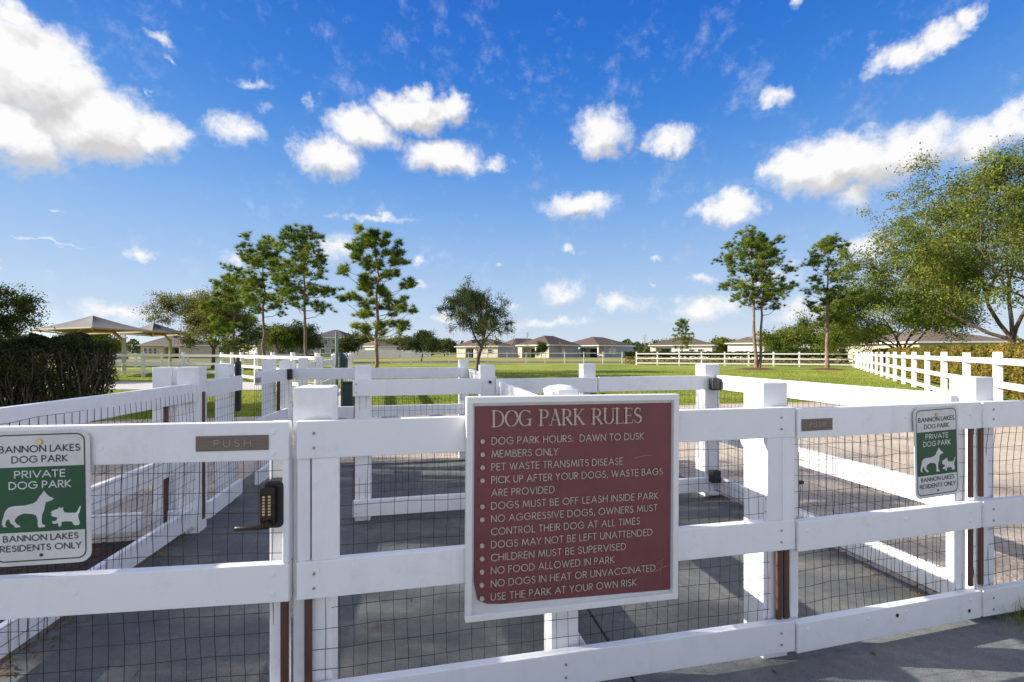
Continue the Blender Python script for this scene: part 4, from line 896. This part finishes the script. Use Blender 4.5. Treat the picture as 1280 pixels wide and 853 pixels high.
# ------------------------------------------------------------------ trees
def rv(n): v = rng.normal(0, 1, (n, 3)); return v / np.linalg.norm(v, axis=1, keepdims=True)
def leaf_quads(P_, size, aspect=.55, droop=0):
    n = len(P_); a = rv(n); a[:, 2] -= droop; a /= np.linalg.norm(a, axis=1, keepdims=True); b = np.cross(a, rv(n)); b /= np.linalg.norm(b, axis=1, keepdims=True) + 1e-9
    s = size * rng.uniform(.6, 1.3, (n, 1)); a = a * s; b = b * s * aspect
    V = np.stack([P_ - a, P_ + b * .9, P_ + a, P_ - b * .9], 1).reshape(-1, 3); return V, np.arange(4 * n).reshape(-1, 4)
def wood(name, segs, mat, parent, sides=6):
    """segs: list of polylines with radii"""
    m = MB()
    for pts, rad in segs: m.tube(pts, rad, sides if rad[0] > .03 else 4, False)
    return m.build(name, mat, parent, smooth=True)
def oak(base, height, rx, ry, label, leaf=lf_oak, nleaf=30000, lsize=.07, trunk=.22, split=.28, seed=1, cat='tree', name='oak_tree', group=None, depth=4, moss=0, inner=1, wide=.95, uneven=2.6, lean=0, cx=0, bark=m_bark, clump=.30, low=.0):
    rg = random.Random(seed); segs = []; tips = []
    def grow(p, d, L, r, dep):
        pts = [p.copy()]; rad = [r]; n = 4; q = p.copy(); dd = d.copy()
        for i in range(n):
            dd = (dd + Vector((rg.gauss(0, .16), rg.gauss(0, .16), rg.gauss(.02, .12)))).normalized(); q = q + dd * (L / n); pts.append(q.copy()); rad.append(r * (1 - .42 * (i + 1) / n))
            if dep <= inner: tips.append((q.copy(), .8 if dep <= 1 else .35))
        segs.append((pts, rad))
        if dep == 0: tips.append((q.copy(), 1.5)); return
        k = rg.choice((2, 3, 3, 4)) if dep > 1 else rg.choice((3, 4, 5))
        for i in range(k):
            f = rg.uniform(.35, 1.0) if i else 1.0; idx = f * n; i0 = min(int(idx), n - 1); b = pts[i0].lerp(pts[i0 + 1], idx - i0)
            az_ = rg.uniform(0, 6.28); sp_ = rg.uniform(.45, 1.0); x = dd.orthogonal().normalized(); y = dd.cross(x)
            nd = (dd * math.cos(sp_) + (x * math.cos(az_) + y * math.sin(az_)) * math.sin(sp_)); nd.z = nd.z * .8 + .06; nd.normalize()
            grow(b, nd, L * rg.uniform(.6, .85), rad[i0] * rg.uniform(.55, .75), dep - 1)
    z0 = split
    tr = [Vector((0, 0, -.02)), Vector((rg.gauss(0, .015), rg.gauss(0, .015), z0 * .5)), Vector((lean * .1, 0, z0))]
    k = rg.choice((4, 5)); 
    for i in range(k):
        a = 6.28 * i / k + rg.uniform(-.4, .4); sp_ = rg.uniform(.35, .95) * wide / .95 if i else .15
        grow(tr[-1].copy(), Vector((math.sin(sp_) * math.cos(a) + lean * .2, math.sin(sp_) * math.sin(a), math.cos(sp_))), .30, .32, depth)
    T = np.array([t[0] for t in tips]); wgt = np.array([t[1] for t in tips]) * (rng.random(len(tips)) ** uneven + .03); 
    lo = np.percentile(T, 1, axis=0); hi = np.percentile(T, 99, axis=0)
    zlow = height * low if low else None
    def fx(v):
        x = (v[0] - (lo[0] + hi[0]) / 2 * min(1, max(0, v[2] / z0))) / ((hi[0] - lo[0]) / 2) * rx * .93 + cx * min(1, max(0, v[2] / z0)); y = (v[1] - (lo[1] + hi[1]) / 2 * min(1, max(0, v[2] / z0))) / ((hi[1] - lo[1]) / 2) * ry * .93
        z = v[2] / hi[2] * height * .97
        if v[2] < z0:
            pass
        return Vector((x, y, z))
    bs = Vector(base); th = thing(name, (bs.x, bs.y, 0), label, cat, group)
    S2 = []
    for pts, rad in segs:
        rr_ = [max(.006, trunk * q) for q in rad]; S2.append(([bs + fx(p_) for p_ in pts], rr_))
    tpts = [bs + fx(p_) for p_ in tr]; wood('trunk', [([tpts[0], lerp(tpts[0], tpts[1], .15), tpts[1], tpts[2]], [trunk * .78, trunk * .58, trunk * .5, trunk * .46])], bark, th, 10)
    wood('branches', S2, bark, th, 5)
    T2 = np.array([list(bs + fx(Vector(t))) for t in T]); idx = rng.choice(len(T2), nleaf, p=wgt / wgt.sum())
    # leaves bunch into clumps of their own
    Pn = T2[idx] + rng.normal(0, 1, (nleaf, 3)) * np.array([clump, clump, clump * .55]) * (.5 + .9 * rng.random((nleaf, 1)))
    Pn = Pn[Pn[:, 2] > .4]
    V, Fc = leaf_quads(Pn, lsize); npmesh('crown', V, Fc, leaf, th)
    if moss:
        k = rng.choice(len(T2), moss); V = []; Fc = []
        for i in k:
            p = T2[i]; L = rng.uniform(.3, .9)
            for j in range(9):
                q = p + rng.normal(0, .08, 3); a = rng.uniform(0, 3.14); w = .02; dx, dy = math.cos(a) * w, math.sin(a) * w; b = len(V); l2 = L * rng.uniform(.4, 1)
                V += [q + (dx, dy, 0), q - (dx, dy, 0), q + (rng.normal(0, .03), rng.normal(0, .03), -l2)]; Fc.append((b, b + 1, b + 2))
        npmesh('hanging_moss', V, Fc, lf_moss, th, kind='stuff')
    return th
def pine(base, height, r, label, seed=1, start=.35, trunk=.115, clumps=46, leaf=lf_pine, low_r=.75, lean=0, group='tall pines', cs=.44, top_r=.45, needles=54, tufts=10, droop=0):
    rg = random.Random(seed); bs = Vector(base); th = thing('pine_tree', (bs.x, bs.y, 0), label, 'tree', group)
    n = 10; wob = [rg.gauss(0, .06) for _ in range(n + 1)]
    def tp(f): i = min(int(f * n), n - 1); g = f * n - i; return bs + Vector((wob[i] * (1 - g) + wob[i + 1] * g + lean * f, (wob[i] * (1 - g) + wob[i + 1] * g) * .6, height * f * .97))
    wood('trunk', [([tp(i / n) for i in range(n + 1)], [trunk * (1.25 if i == 0 else 1) * (1 - .85 * (i / n)) for i in range(n + 1)])], m_barkpine, th, 8)
    segs = []; C = []
    for c in range(clumps):
        f = start + (1 - start) * ((c + rg.random()) / clumps) ** .95
        g = (f - start) / (1 - start)
        env = r * (low_r + (1 - low_r) * min(1, g / .3) if g < .3 else 1.0 * (1 - ((g - .3) / .7) ** 1.7) + top_r * ((g - .3) / .7)) * rg.uniform(.45, 1.08)
        a = c * 2.4 + rg.uniform(-.5, .5); p0 = tp(f * .97); rise = rg.uniform(.15, .45) * env + .15 - droop * (1 - g) * env
        d = Vector((math.cos(a), math.sin(a), 0)); tip = p0 + d * env + Vector((0, 0, rise)); mid = p0 + d * env * .5 + Vector((0, 0, rise * .25 - .05))
        segs.append(([p0, mid, tip], [trunk * .28 * (1 - .5 * g), trunk * .2 * (1 - .5 * g), .01])); C.append((tip, 1.0))
        for s in range(rg.choice((0, 1, 1, 2)) if env > .5 * r else rg.choice((0, 0, 1))):
            h = rg.uniform(.35, .85); q = p0.lerp(tip, h); e = q + Vector((rg.gauss(0, .45), rg.gauss(0, .45), rg.uniform(.0, .4))) * (r / 2.2); segs.append(([q, e], [trunk * .1, .008])); C.append((e, rg.uniform(.6, .95)))
    C.append((tp(1.0), .9)); C.append((tp(.96), .8))
    wood('branches', segs, m_barkpine, th, 5)
    cen = []; 
    for (c, s) in C:
        for t in range(int(tufts * s) + 2): cen.append((c.x + rg.gauss(0, cs * .50 * s), c.y + rg.gauss(0, cs * .50 * s), c.z + rg.gauss(.05, cs * .40 * s)))
    cen = np.array(cen); m_ = len(cen); nd = rv(m_ * needles); nd[:, 2] = nd[:, 2] * .8 + .25; cc_ = np.repeat(cen, needles, 0)
    L = rng.uniform(.18, .34, (len(nd), 1)); w = np.cross(nd, rv(len(nd))); w /= np.linalg.norm(w, axis=1, keepdims=True); wd = .014
    V = np.stack([cc_ + w * wd, cc_ - w * wd, cc_ + nd * L], 1).reshape(-1, 3); npmesh('crown', V, np.arange(len(V)).reshape(-1, 3), leaf, th)
    return th
pine(at(330, 32), 9.4, 2.1, 'slim pine, left one of the two close pines behind the left pens', seed=3, start=.42, clumps=34, lean=-.1)
pine(at(380, 29), 9.3, 1.9, 'tallest slim pine with bare pale trunk, right of the other close pine', seed=8, start=.40, clumps=34, low_r=.95)
pine(at(471, 26), 8.35, 2.15, 'broad pine standing alone above the rear fence, left of the mossy oak', seed=12, start=.22, clumps=50, low_r=1.05, cs=.26)
pine(at(292, 36), 7.4, 2.1, 'low bushy yellow green pine beside the grey oak', seed=15, start=.15, clumps=34, cs=.42)
pine(at(945, 38), 11.5, 2.6, 'left stem of the pair of tall pines on the lawn', seed=21, start=.45, clumps=36, trunk=.15, lean=-.5)
pine(at(949.5, 38), 11.2, 2.4, 'right stem of the pair of tall pines on the lawn', seed=25, start=.42, clumps=28, trunk=.125, lean=.4)
pine(at(1034, 37), 10.8, 2.1, 'dense pine on the lawn near the right end of the back fence', seed=31, start=.30, clumps=40, trunk=.14, droop=.1)
pine(at(853, 76), 6.7, 1.5, 'small round topped young pine in front of the brown roofed house', seed=35, start=.25, clumps=22, cs=.5)
for (px_, d_, r_, lab) in ((945, 38, 1.5, 'red brown mulch ring round the twin pines'), (1034, 37, 1.25, 'red brown mulch ring round the dense pine')):
    m = MB(); c = at(px_, d_); rg = random.Random(px_); ring = [(c.x + math.cos(a * .2618) * r_ * rg.uniform(.9, 1.1), c.y + math.sin(a * .2618) * r_ * .8 * rg.uniform(.9, 1.1), -.02) for a in range(24)]
    ring2 = [(c.x + (p[0] - c.x) * .5, c.y + (p[1] - c.y) * .5, .09) for p in ring]
    m.add(ring + ring2 + [(c.x, c.y, .13)], [(i, (i + 1) % 24, 24 + (i + 1) % 24, 24 + i) for i in range(24)] + [(24 + i, 24 + (i + 1) % 24, 48) for i in range(24)]); tag(m.build('mulch_ring', m_redmulch), lab, 'mulch ring')
oak(at(266, 40), 7.8, 4.2, 3.8, 'grey twiggy oak with thin foliage left of the pines', leaf=lf_oakdry, nleaf=70000, lsize=.07, trunk=.28, seed=4, clump=.32, inner=2, wide=1.4, split=.2)
oak(at(-30, 22), 4.6, 2.2, 2.6, 'dark oak rising behind the clipped hedge at the left edge', leaf=lf_dark, nleaf=34000, lsize=.06, trunk=.3, seed=6, clump=.2, inner=3, wide=1.6, split=.2)
oak(at(596, 34), 6.4, 2.55, 2.4, 'dark leaning oak with hanging moss beside the middle fence', leaf=lf_dark, nleaf=26000, lsize=.055, trunk=.30, seed=10, split=.24, moss=110, clump=.19, inner=2, wide=1.3, bark=m_bark)
oak(at(1238, 21), 11.0, 6.0, 6.0, 'large spreading oak behind the golden hedge at the right edge', leaf=lf_oak, nleaf=105000, lsize=.055, trunk=.30, seed=14, clump=.24, depth=5, inner=3, wide=1.55, split=.16)
oak(at(1125, 40), 8.6, 5.6, 4.5, 'wide low oak beyond the far end of the right fence', leaf=lf_oak, nleaf=70000, lsize=.08, trunk=.32, seed=18, clump=.5, inner=3, wide=1.6, split=.14)
oak(at(992, 52), 5.2, 4.0, 3, 'rounded yellow green oak behind the back fence, between the tall pines', leaf=lf_oak, nleaf=26000, lsize=.10, trunk=.25, seed=22, split=.15, clump=.4)
oak(at(1048, 54), 4.6, 2.6, 2.6, 'smaller yellow green oak behind the dense pine', leaf=lf_oak, nleaf=14000, lsize=.10, trunk=.22, seed=23, split=.15, clump=.4)
oak(at(372, 60), 5.1, 3.0, 3, 'dark round tree beside the two storey house', leaf=lf_dark, nleaf=14000, lsize=.11, trunk=.25, seed=26, split=.15, clump=.4)
oak(at(350, 58), 4.6, 1.8, 2, 'lighter green tree left of the dark round tree', leaf=lf_oak, nleaf=9000, lsize=.11, trunk=.22, seed=27, split=.15, clump=.4)
oak(at(526, 70), 4.6, 2.6, 2.5, 'small dark round tree right of the lone pine, across the road', leaf=lf_dark, nleaf=11000, lsize=.12, trunk=.25, seed=28, split=.2, clump=.35)
oak(at(115, 46), 4.1, 2.8, 2.5, 'olive rounded tree showing above the hedge under the grey canopy', leaf=lf_oak, nleaf=14000, lsize=.10, trunk=.25, seed=29, split=.15, clump=.4)
oak(at(676, 92), 3.4, 1.1, 1.1, 'little cone shaped evergreen before the middle brown roofed house', leaf=lf_dark, nleaf=4000, lsize=.12, trunk=.12, seed=30, split=.12, clump=.25)
for i, (px_, d_, h_, w_, lf_) in enumerate(((447, 138, 7.5, 4, lf_oak), (462, 150, 8, 5, lf_dark), (486, 145, 6.0, 5, lf_oak), (508, 150, 6.4, 6, lf_dark), (556, 150, 5.6, 5, lf_dark), (826, 140, 4.6, 3, lf_oakdry), (905, 120, 5.0, 4.5, lf_oak), (1078, 95, 7.0, 6, lf_oak), (434, 100, 4.5, 1.6, lf_dark))):
    oak(at(px_, d_), h_, w_, w_, ('broad crowned far tree beyond the vinyl fence', 'tall dark far tree left of the lone pine', 'low far tree just right of the lone pine trunk', 'wide dark far tree on the skyline right of the lone pine', 'far dark tree on the skyline left of the mossy oak', 'bare brownish far tree between the middle and right houses', 'low green far tree behind the right brown roofed house', 'far oak over the right hand houses', 'narrow dark tree beside the two storey house')[i], leaf=lf_, nleaf=5000, lsize=.26, trunk=.3, seed=50 + i, split=.15, depth=3, clump=.6, name='distant_tree')
# trees left of the view whose long shadows fall over the pens
oak(P(-21.5, 5.3), 10.0, 5.6, 3.3, 'tall oak standing left of the pens, outside the picture', leaf=lf_oak, nleaf=13000, lsize=.13, trunk=.45, seed=61, clump=.42, depth=4, split=.3)
oak(P(-26.0, 10.6), 10.5, 4.0, 3.6, 'second oak left of the pens, outside the picture', leaf=lf_oak, nleaf=8000, lsize=.12, trunk=.4, seed=63, clump=.42, depth=4, split=.3)
# bare saplings
def sapling(base, h, label, seed):
    rg = random.Random(seed); bs = Vector(base); th = thing('bare_sapling', (bs.x, bs.y, 0), label, 'tree', 'bare saplings across the road'); seg = [([bs, bs + Vector((.05, 0, h))], [.05, .01])]
    wood('trunk', seg, m_twig, th); s2 = []
    for i in range(26):
        f = rg.uniform(.3, .95); a = rg.uniform(0, 6.28); p = bs + Vector((0, 0, h * f)); L = h * .28 * (1.2 - f); e = p + Vector((math.cos(a) * L, math.sin(a) * L, L * 1.3)); s2.append(([p, e], [.02, .006])); q = p.lerp(e, .5); s2.append(([q, q + Vector((rg.gauss(0, .3), rg.gauss(0, .3), .5))], [.012, .005]))
    wood('branches', s2, m_twig, th); return th
for px_, d_, h_, lb_ in ((642, 95, 5.0, 'bare brown sapling left of the middle houses'), (659, 92, 5.4, 'taller bare sapling against the middle roof'), (700, 100, 4.0, 'short bare sapling left of the house with the shade blue wall'), (806, 110, 5.5, 'bare sapling just right of the house with the shade blue wall'), (766, 95, 3.2, 'small bare sapling before the shade blue wall'), (500, 100, 3.5, 'bare sapling before the white vinyl fence')):
    sapling(at(px_, d_), h_, lb_, px_)

# hedges
m_hedgetwig = simple('hedge_stem', (.12, .09, .07), (.06, .045, .035), 9, .9, bd=0)
def hedge(label, pts, depth, h, leaf, n, lsize, stems=0, name='hedge', side=1, bottom=.0, core=None, rough=.08, bare=0):
    loc = (Vector(pts[0]) + Vector(pts[-1])) / 2; th = thing(name, (loc.x, loc.y, 0), label, 'hedge'); a = Vector(pts[1]) - Vector(pts[0]); L = a.length; a.normalize(); nn = Vector((-a.y, a.x, 0)) * side
    u = rng.uniform(0, L, n); face = rng.random(n); v = np.where(face < .45, np.abs(rng.normal(0, .10, n)), rng.uniform(0, depth, n)); z = np.where(face < .45, bottom + (h - bottom) * rng.random(n) ** (.6 if bare else 1), h - np.abs(rng.normal(0, .09, n)))
    endk = rng.random(n) < (.12 * depth / max(L, 1) * 3); u = np.where(endk, L - np.abs(rng.normal(0, .12, n)), u); v = np.where(endk, rng.uniform(0, depth, n), v); z = np.where(endk, bottom + (h - bottom) * rng.random(n) ** .8, z)
    bumpz = rough * (np.sin(u * 2.1) + np.sin(u * 5.3 + v * 3) + np.sin(u * 11 + 1)); z = z + bumpz * (z / h); v = v + rough * .8 * (np.sin(u * 3.1 + z * 4) + np.sin(u * 7.7 + z * 9))
    Pn = np.stack([pts[0][0] + a.x * u + nn.x * v, pts[0][1] + a.y * u + nn.y * v, z], 1)
    V, Fc = leaf_quads(Pn, lsize); npmesh('foliage', V, Fc, leaf, th)
    if core:
        m = MB(); c = lerp(pts[0], pts[1], .5) + nn * (depth / 2 + .1); m.box((c.x, c.y, (h - .22) / 2 + bottom / 2), (L - .3, depth - .35, h - .25 - bottom), math.atan2(a.y, a.x)); m.build('inner_foliage', core, th)
    if stems:
        seg = []; rg = random.Random(5)
        for i in range(stems):
            uu = rg.uniform(0, L); vv = rg.uniform(.0, depth * .8); p = Vector(pts[0]) + a * uu + nn * vv; q = p.copy(); pp = [q.copy()]
            for k in range(4): q = q + Vector((rg.gauss(0, .09), rg.gauss(0, .07), h * .22)); pp.append(q.copy())
            seg.append((pp, [.018, .015, .012, .009, .005]))
            for k in range(2): b0 = pp[rg.choice((1, 2, 3))]; seg.append(([b0, b0 + Vector((rg.gauss(0, .2), rg.gauss(0, .15), rg.uniform(.1, .45)))], [.006, .002]))
        wood('stems', seg, m_hedgetwig, th, 4)
    return th
m_core_dark = simple('hedge_shade', (.012, .014, .009), (.007, .008, .006), 5, .95)
m_core_gold = simple('hedge_twigs', (.07, .045, .025), (.03, .022, .014), 5, .95)
hedge('tall clipped dark hedge with bare lower stems at the left', [P(-19, 11.2), P(-11.4, 12.1)], 1.2, 1.72, lf_hedge, 60000, .042, stems=700, bottom=.15, rough=.09, bare=1)
hedge('long golden brown hedge behind the right hand rail fence', [P(11.1 + 1.35 - 5.2, 10.4 - .9 - 8), P(11.1 + 1.35 + 22.4, 10.4 - .9 + 34.5)], 1.4, 1.62, lf_gold, 130000, .05, core=m_core_gold, side=-1, rough=.04)
hedge('low clipped green hedge behind the back rail fence', [P(13.2, 53.5), P(34.5, 46.8)], 1.5, 1.40, lf_dark, 14000, .11, core=m_core_gold, rough=.03, bottom=.9)
hedge('rusty brown ground bushes behind the back rail fence', [P(13.2, 53.2), P(34.5, 46.5)], 1.0, .75, lf_gold, 9000, .09, rough=.06, name='bush_row')

# ------------------------------------------------------------------ houses
def glassm():
    m, nt, b, L = new_mat('window_glass'); b.inputs['Base Color'].default_value = (.03, .035, .045, 1); b.inputs['Roughness'].default_value = .08; b.inputs['Specular IOR Level'].default_value = .8; return m
m_glass = glassm()
m_trim = simple('house_trim', (.75, .74, .71), (.66, .65, .62), 2, .6)
def wallm(name, c): return simple(name, c, tuple(x * .93 for x in c), .6, .8, bd=.004)
W_WHITE = wallm('stucco_white', (.72, .70, .66)); W_SHADE_BLUE = wallm('shaded_wall_blue', (.20, .26, .33)); W_GREY = wallm('grey_siding_and_shade', (.30, .31, .32)); W_BEIGE = wallm('stucco_beige', (.50, .44, .33)); W_CREAM = wallm('stucco_cream', (.62, .57, .46))  # blue and grey also paint the shade on sides of pale houses
def roofm(name, c): return simple(name, c, tuple(x * .72 for x in c), 1.3, .95, bd=.02)
RF_BR = roofm('shingle_brown', (.115, .080, .062)); RF_DK = roofm('shingle_dark', (.07, .072, .085)); RF_TAN = roofm('shingle_tan', (.16, .118, .09))
def house(label, corner, b, L, Rr, wh, rh, wl, wr, roof, lwin=(), rwin=(), porch=None, side_porch=None, over=.45, gable=False, storeys=1):  # wl, wr often put sunlit and shaded tones of one house into colour
    """corner nearest the camera; facade L goes off to the left at angle b, facade R to the right"""
    b = R(b); dl = Vector((-math.cos(b), math.sin(b), 0)); dr = Vector((math.sin(b), math.cos(b), 0)); c = Vector((corner[0], corner[1], 0))
    th = thing('house', (c.x, c.y, 0), label, 'house', 'houses round the dog park')
    def q(l, r, z): return c + dl * l + dr * r + Vector((0, 0, z))
    def wallbox(l0, l1, r0, r1, z0, z1, mat, name='wall'):
        m = MB(); m.add([q(l, r, z) for z in (z0, z1) for (l, r) in ((l0, r0), (l1, r0), (l1, r1), (l0, r1))], BOXF); return m.build(name, mat, th)
    T = .2
    if porch:   # recess in the lit facade from porch[0] to porch[1] along L
        a0, a1, pd = porch
        if a0 > .05: wallbox(0, a0, 0, T, 0, wh, wl)
        if a1 < L - .05: wallbox(a1, L, 0, T, 0, wh, wl)
        wallbox(a0, a1, pd, pd + T, 0, wh, wl); wallbox(a1 - T, a1 - .001, T, pd, 0, wh, wr)
        if a0 > .3: wallbox(a0 + .001, a0 + T, T, pd, 0, wh, wl)
        wallbox(a0, a1, 0, T, wh - .35, wh - .003, m_trim, 'porch_beam')
        for l_ in ([a0 + .15] + ([a1 - .15] if a1 - a0 > 4.5 else [])):
            m = MB(); p = q(l_, .14, 0); m.box((p.x, p.y, (wh - .35) / 2), (.28, .28, wh - .35), math.atan2(dl.y, dl.x)); m.build('column', m_trim, th)
        p_ = q((a0 + a1) / 2, pd - .03, 0); m = MB(); ww = min(2.4, (a1 - a0) * .5); m.add([q(l, pd - .04, z) for (l, z) in (((a0 + a1) / 2 - ww / 2, .05), ((a0 + a1) / 2 + ww / 2, .05), ((a0 + a1) / 2 + ww / 2, 2.1), ((a0 + a1) / 2 - ww / 2, 2.1))], [(0, 1, 2, 3)]); m.build('glass_door', m_glass, th)
        r0 = pd if a0 < .05 else .001
    else:
        wallbox(0, L, 0, T, 0, wh, wl); r0 = .001
    wallbox(.002, T, max(r0, T), Rr, 0, wh - .002, wr); wallbox(L - T, L - .002, T, Rr, 0, wh - .003, wl); wallbox(T, L - T, Rr - T, Rr - .002, 0, wh, wr)
    # roof
    o = over; l0, l1, r0_, r1 = -o, L + o, -o, Rr + o; wl_, wr_ = l1 - l0, r1 - r0_; mh = min(wl_, wr_) / 2
    if wl_ >= wr_: A, B = (l0 + mh, (r0_ + r1) / 2), (l1 - mh, (r0_ + r1) / 2)
    else: A, B = ((l0 + l1) / 2, r0_ + mh), ((l0 + l1) / 2, r1 - mh)
    if abs(A[0] - B[0]) + abs(A[1] - B[1]) < .1: B = (A[0] + .1, A[1] + .1)
    m = MB(); e = [q(l0, r0_, wh), q(l1, r0_, wh), q(l1, r1, wh), q(l0, r1, wh)]; e2 = [p + Vector((0, 0, .16)) for p in e]; ra, rb = q(*A, wh + rh), q(*B, wh + rh)
    if wl_ >= wr_: fs = [(4, 5, 9, 8), (5, 6, 9), (6, 7, 8, 9), (7, 4, 8)]
    else: fs = [(4, 5, 8), (5, 6, 9, 8), (6, 7, 9), (7, 4, 8, 9)]
    m.add(e + e2 + [ra, rb], fs + [(3, 2, 1, 0)]); rf_ = m.build('roof', roof, th)
    m = MB()
    for k in range(4): m.board((e[k] + Vector((0, 0, .08))), (e[(k + 1) % 4] + Vector((0, 0, .08))), .19, .05)
    m.build('fascia', m_trim, rf_)
    for lst, fac in ((lwin, 0), (rwin, 1)):
        for (u, z, w, h) in lst:
            def g(uu, zz, out): return (q(uu, -out, zz) if fac == 0 else q(-out, uu, zz))
            m = MB()
            for (ua, ub, za, zb) in ((u, u + w, z + h - .1, z + h), (u, u + w, z, z + .1), (u, u + .09, z + .1, z + h - .1), (u + w - .09, u + w, z + .1, z + h - .1), (u, u + w, z + h / 2 - .03, z + h / 2 + .03)):
                m.add([g(uu, zz, oo) for oo in (.0, .07) for (uu, zz) in ((ua, za), (ub, za), (ub, zb), (ua, zb))], BOXF)
            f_ = m.build('window', m_trim, th); m = MB(); m.add([g(uu, zz, .02) for (uu, zz) in ((u + .05, z + .05), (u + w - .05, z + .05), (u + w - .05, z + h - .05), (u + .05, z + h - .05))], [(0, 1, 2, 3)]); m.build('pane', m_glass, f_)
    return th
house('white house with a shade blue wall, brown hip roof and corner porch in the middle distance', at(748, 105), 45, 11, 15.5, 2.8, 2.35, W_WHITE, W_SHADE_BLUE, RF_BR, lwin=((8.3, .9, .9, 1.3),), rwin=((4.2, .9, 1.4, 1.3), (6.0, .9, 1.4, 1.3)), porch=(0, 5.6, 2.5))
house('cream house with a shade grey wall and brown hip roof behind the cone shaped evergreen', at(686, 98), 40, 8.6, 12, 2.8, 2.35, W_CREAM, W_GREY, RF_BR, rwin=((5, .9, 1.2, 1.2),), porch=(3.4, 7.4, 2.2))
house('dark grey house with brown roof partly hidden behind bare saplings', at(640, 118), 55, 8, 13, 2.7, 2.4, W_WHITE, W_GREY, RF_BR, rwin=((3, .9, 1.2, 1.2), (8, .9, 1.2, 1.2)))
house('cream house with brown roof seen past the mossy oak', at(622, 104), 24, 8.6, 10, 2.6, 1.9, W_CREAM, W_GREY, RF_TAN, lwin=((1.3, .9, 1.3, 1.2), (4.5, .9, 1.0, 1.2)), porch=(6.0, 8.4, 2.0))
house('brown roofed house at the left of the row behind the mossy oak', at(592, 112), 30, 5.2, 10, 2.6, 1.9, W_CREAM, W_GREY, RF_BR, lwin=((1.2, .9, 1.3, 1.2),))
house('white house with brown hip roof and dark porch behind the small young pine', at(890, 100), 28, 13.2, 13, 2.8, 2.5, W_WHITE, W_BEIGE, RF_BR, lwin=((1.8, 1.0, 1.2, 1.1), (3.6, 1.0, 1.2, 1.1)), rwin=((4, .9, 1.3, 1.2),), porch=(8.2, 12.0, 2.2))
house('white gabled looking house end behind the tall twin pines', at(955, 82), 35, 6, 8, 2.9, 1.4, W_WHITE, W_GREY, RF_TAN)
house('beige house with flat looking white eave beyond the right corner of the fences', at(1068, 78), 20, 4.5, 9, 2.75, 1.0, W_BEIGE, W_BEIGE, RF_TAN, lwin=((1.4, .9, 1.0, 1.2),), rwin=((3, .9, 1.2, 1.2),))
house('tan roofed house rising behind the golden hedge below the big oak', at(1262, 50), 12, 8.5, 16, 2.45, 1.65, W_BEIGE, W_BEIGE, RF_TAN)
house('beige house with brown roof and three windows beyond the canopies on the left', at(232, 97), 4, 10.2, 10, 2.75, 2.1, W_BEIGE, W_BEIGE, RF_BR, lwin=((6.4, .8, .9, 1.5), (7.5, .8, .9, 1.5), (8.6, .8, .9, 1.5)), porch=(1.2, 5.0, 2.0))
house('white walled house with brown roof behind the grey oak', at(321, 95), 40, 9.8, 12, 2.6, 2.0, W_WHITE, W_GREY, RF_TAN, rwin=((2.5, .9, 1.1, 1.2), (5, .9, 1.1, 1.2)))
house('brown roofed house peeping over the clipped hedge on the left', at(82, 80), 30, 6.5, 9, 2.7, 2.1, W_BEIGE, W_GREY, RF_BR)
house('dark roofed house behind the second canopy', at(215, 118), 12, 9, 9, 3.4, 2.7, W_WHITE, W_GREY, RF_DK)
house('two storey blue grey house with dark roof left of the green pole', at(432, 128), 6, 11, 10, 5.3, 2.6, W_GREY, W_GREY, RF_DK, lwin=((1.0, 3.6, 1.0, 1.3), (3.0, 3.6, 1.0, 1.3), (5.2, 3.6, 1.0, 1.3), (3.0, .9, 1.4, 1.4), (6.0, .9, 1.4, 1.4)))
house('white house with pale roof behind the white vinyl fence', at(470, 125), 30, 8, 8, 2.9, 1.8, W_WHITE, W_WHITE, RF_TAN)
# white vinyl privacy fence
vf = thing('vinyl_fence', tuple(at(482, 108)), 'long solid white vinyl privacy fence across the road, behind the lone pine', 'fence')
vx0, vx1 = at(432, 108).x, at(538, 108).x; nn = 9
for i in range(nn):
    x0 = vx0 + (vx1 - vx0) * i / nn; x1 = vx0 + (vx1 - vx0) * (i + 1) / nn
    m = MB(); m.box(((x0 + x1) / 2, 108, .95), (x1 - x0 - .14, .05, 1.8)); m.build('panel', white_far, vf)
    m = MB(); m.box((x0, 108, 1.0), (.13, .13, 2.0)); m.build('post', white_far, vf)
# far woodland on the skyline
n = 60000; azs = rng.uniform(-1.15, 1.15, n); dd_ = rng.uniform(235, 290, n); ridge = 3.0 + 1.6 * np.sin(azs * 31) + 1.3 * np.sin(azs * 73 + 2) + .9 * np.sin(azs * 161) + .7 * np.sin(azs * 333)
z = rng.random(n) ** .7 * np.clip(ridge + 2.2, 1, 9); Pn = np.stack([np.sin(azs) * dd_ * 1.05, np.cos(azs) * dd_ * 1.05, z], 1)
V, Fc = leaf_quads(Pn, .6, .8); npmesh('far_woodland', V, Fc, lf_dark, kind='stuff', label='low dark line of far woods on the skyline')
